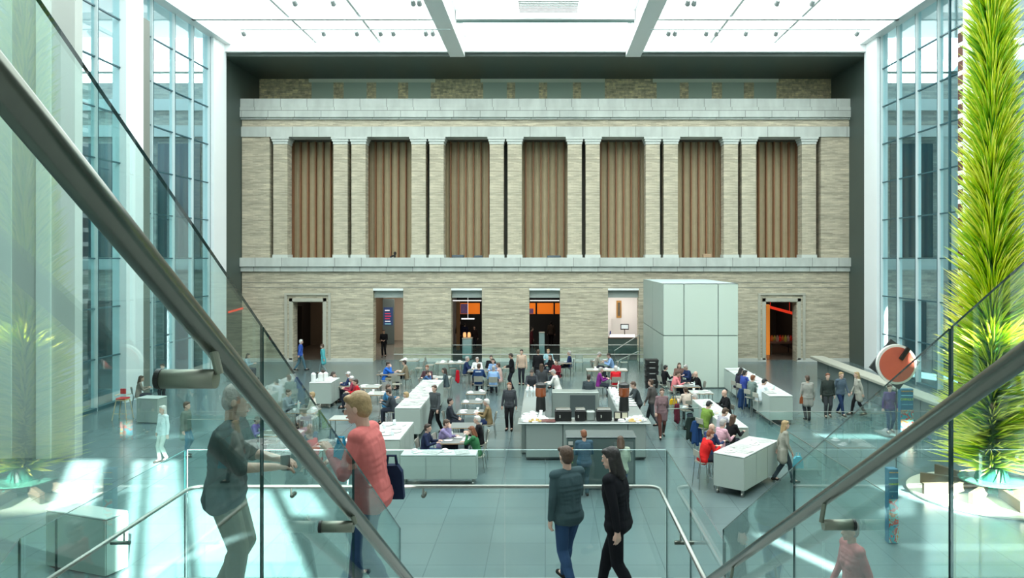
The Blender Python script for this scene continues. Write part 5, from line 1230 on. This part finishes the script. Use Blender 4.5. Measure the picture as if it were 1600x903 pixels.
# ------------------------------------------------------------------ tall green spiky tower
tw = empty('leaf_tower', (11.75, 20.2, 0)); tag(tw, 'towering column of lime green and yellow spiky leaves on a round white plinth', 'sculpture')
def leaf_mat():
    m, nt, b = nmat('lime_leaves'); L = nt.links.new
    tc = nt.nodes.new('ShaderNodeTexCoord'); sp = nt.nodes.new('ShaderNodeVectorMath'); sp.operation = 'MULTIPLY'; sp.inputs[1].default_value = (1, 1, 0)
    ln = nt.nodes.new('ShaderNodeVectorMath'); ln.operation = 'LENGTH'; g = nt.nodes.new('ShaderNodeNewGeometry')
    L(tc.outputs['Object'], sp.inputs[0]); L(sp.outputs[0], ln.inputs[0])
    cr = nt.nodes.new('ShaderNodeValToRGB'); e = cr.color_ramp
    for i, (p_, c_) in enumerate(((0, (.07, .30, .008)), (.25, (.30, .60, .008)), (.55, (.68, .78, .012)), (1, (.95, .93, .18)))):
        x = e.elements[i] if i < 2 else e.elements.new(p_); x.position = p_; x.color = (*c_, 1)
    ad = nt.nodes.new('ShaderNodeMath'); ad.operation = 'MULTIPLY_ADD'; ad.inputs[1].default_value = 0.62
    rn = nt.nodes.new('ShaderNodeMath'); rn.operation = 'MULTIPLY_ADD'; rn.inputs[1].default_value = 0.75; rn.inputs[2].default_value = -0.26
    L(g.outputs['Random Per Island'], rn.inputs[0]); L(ln.outputs['Value'], ad.inputs[0]); L(rn.outputs[0], ad.inputs[2]); L(ad.outputs[0], cr.inputs[0])
    L(cr.outputs[0], b.inputs['Base Color']); b.inputs['Roughness'].default_value = .3
    b.inputs['Transmission Weight'].default_value = 0
    b.inputs['Coat Weight'].default_value = .4
    return m
LM = leaf_mat(); lf = MB(); rnd = random.Random(3)
TH = 13.6
for i in range(4600):
    t = rnd.random(); z = 0.72 + (TH - 0.72) * t; an = rnd.uniform(0, 2 * math.pi)
    el = R(8 + 38 * min(1, t * 2.2) + rnd.uniform(-9, 12)); Ln = (1.42 - 0.62 * min(1, t * 1.15)) * rnd.uniform(0.72, 1.12)
    d = Vector((math.cos(an) * math.cos(el), math.sin(an) * math.cos(el), math.sin(el)))
    r0_ = 0.12; p0 = Vector((math.cos(an) * r0_, math.sin(an) * r0_, z)); w_ = rnd.uniform(.018, .032)
    u = d.cross(Vector((0, 0, 1))).normalized(); v = u.cross(d)
    bend = Vector((0, 0, rnd.uniform(-.05, .12)))
    vs = []
    for q, (s_, ww) in enumerate(((0, .45), (.35, 1), (.72, .62), (1, .04))):
        c = p0 + d * Ln * s_ + bend * s_ * s_
        for a_ in range(4):
            th = math.pi / 2 * a_; vs.append(c + (u * math.cos(th) + v * math.sin(th)) * w_ * ww)
    fs = [(q * 4 + a_, q * 4 + (a_ + 1) % 4, q * 4 + 4 + (a_ + 1) % 4, q * 4 + 4 + a_) for q in range(3) for a_ in range(4)] + [(3, 2, 1, 0), (12, 13, 14, 15)]
    lf.add(vs, fs)
me = bpy.data.meshes.new('leaves'); me.from_pydata(lf.v, [], lf.f); me.materials.append(LM); me.polygons.foreach_set('use_smooth', [True] * len(lf.f))
o = bpy.data.objects.new('leaves', me); C.objects.link(o); o.parent = tw; o['kind'] = 'stuff'
MB().tube([(0, 0, 0.55), (0, 0, TH)], [0.16, 0.1], 12).build('stem', mat('stem_green', (.03, .12, .02), .5), tw)
MB().lathe([(0.52, 0.17), (0.5, 0.22), (0.36, 0.62), (0.30, 0.75)], 24).build('pot', mat('pot_green', (0.03, 0.17, 0.12), .2, coat=.5), tw, smooth=False)
MB().lathe([(0.55, 0.36), (0.80, 0.40), (0.80, 0.43), (0.5, 0.44)], 32).build('collar', mat('collar_green', (0.08, 0.28, 0.20), .15, coat=.5), tw)
MB().lathe([(2.0, 0.0), (2.05, 0.015), (2.05, 0.06), (1.98, 0.08)], 64).build('plinth', mat('plinth_pale', (.62, .58, .47), .5), tw)
WDK = mat('beam_wood', (0.12, 0.09, 0.055), .6, noise=.3, nscale=4)
for i, (an, l0, l1) in enumerate(((185, .4, 1.9), (222, .4, 1.5), (262, .5, 1.7), (150, .4, 1.7), (110, .4, 1.8), (70, .4, 1.7), (30, .4, 1.8), (-10, .4, 1.9), (-45, .4, 1.6))):
    a = R(an); u = Vector((math.cos(a), math.sin(a), 0)); v = Vector((-u.y, u.x, 0)) * .055
    m = MB(); q = [u * l0 - v, u * l1 - v, u * l1 + v, u * l0 + v]
    m.add([(p.x, p.y, .09) for p in q] + [(p.x, p.y, .36) for p in q], [(3, 2, 1, 0), (4, 5, 6, 7), (0, 1, 5, 4), (1, 2, 6, 5), (2, 3, 7, 6), (3, 0, 4, 7)])
    m.build('beam', WDK, tw)
# ------------------------------------------------------------------ people on the stairs
MAN = make_pose(False, 0.10, wr=(0.14, 0.40, 1.12), wl=(-0.16, 0.38, 1.10), step=0.07, pitch=0.18, voxel=0.006, slim=1.14, longsleeve=False)
WOM = make_pose(False, 0.16, wr=(0.15, 0.33, 1.14), wl=(-0.14, 0.30, 1.28), step=0.20, pitch=0.10, voxel=0.006, fem=True)
GRL = make_pose(False, 0.10, wr=(0.22, 0.20, 0.86), wl=(-0.24, -0.10, 0.88), step=0.26, pitch=0.1, voxel=0.007, fem=True, slim=1.0)
JNS = make_pose(False, 0.06, wr=(0.16, 0.26, 0.95), wl=(-0.24, 0.02, 0.86), step=0.24, pitch=0.05, voxel=0.007)
def face(o, P):
    H, HM = P['H'], P['HM']
    for q in (1, -1):
        ey = MB().ell(H(q * 0.031, 0.082, 0.012), (0.0125, 0.009, 0.008), 12, 8, M=HM).build('eye', mat('eye_white', (.75, .72, .68), .3), o, smooth=True)
        MB().ell(H(q * 0.031, 0.0905, 0.012), (0.0055, 0.003, 0.0055), 10, 6, M=HM).build('iris', mat('iris', (.03, .02, .015), .2), ey, smooth=True)
        MB().cap(H(q * 0.045, 0.087, 0.036), H(q * 0.018, 0.095, 0.038), 0.004, 0.005, 8).build('eyebrow', colm(HC['brown'], 'hair'), o, smooth=True)
    MB().cap(H(0.018, 0.096, -0.055), H(-0.018, 0.096, -0.055), 0.0065, 0.0065, 8).build('mouth', mat('lips', (.42, .16, .13), .5), o, smooth=True)
def stair(P, px, d, z, rz, s, lab, top, bot, hair, style='short', **kw):
    o = person(P, ((px - VX) / F * d, d, z), R(rz), lab, top, bot, hair, style, 'l', s, **kw); face(o, P); return o
m = stair(MAN, 352, 5.75, L1, -82, 0.985, 'grey-haired man in dark charcoal shirt and khaki trousers standing on the landing at left', (0.045, 0.065, 0.068), (0.17, 0.175, 0.125), 'grey')
W_ = stair(WOM, 583, 5.75, L1, 82, 0.955, 'fair-haired woman in coral pink sweater walking left on the landing with a navy bag', (0.58, 0.16, 0.15), (0.03, 0.05, 0.12), 'blond', topname='sweater')
g_ = stair(GRL, 966, 8.3, L2, 60, 0.98, 'long dark-haired person dressed in black walking on the lower landing', (0.008, 0.009, 0.012), (0.008, 0.009, 0.012), 'black', 'long')
j_ = stair(JNS, 888, 8.68, L2, 30, 0.93, 'person in dark teal jacket and blue jeans on the lower landing', (0.05, 0.09, 0.10), (0.03, 0.07, 0.15), 'brown', topname='jacket')
pk = person('walkf', ((1335 - VX) / F * 9.0, 9.0, L3), R(100), 'person in dusty pink coat low at the right on the stair foot', (0.50, 0.17, 0.17), (0.12, 0.13, 0.13), 'grey', 'short', 'l', 0.97, topname='coat')
bag(612, 752, 40, 52, 5.9, (0.012, 0.025, 0.06), 'navy shoulder bag behind the woman in coral pink', nm='shoulder_bag')
bag(533, 712, 24, 42, 5.6, (0.05, 0.42, 0.68), 'bright blue shopping bag in front of the woman in coral pink')
# thing in the man's hand
p = m.matrix_basis @ Vector((-0.0, 0.46, 1.14))
tag(MB().rbox(-.035, .035, -.012, .012, -.06, .06, .008).build('camera_phone', GASK, None, (0, 0, 0)), 'small dark phone held by the grey-haired man', 'phone').location = m.location + Vector((0.47, -0.06, 1.13))
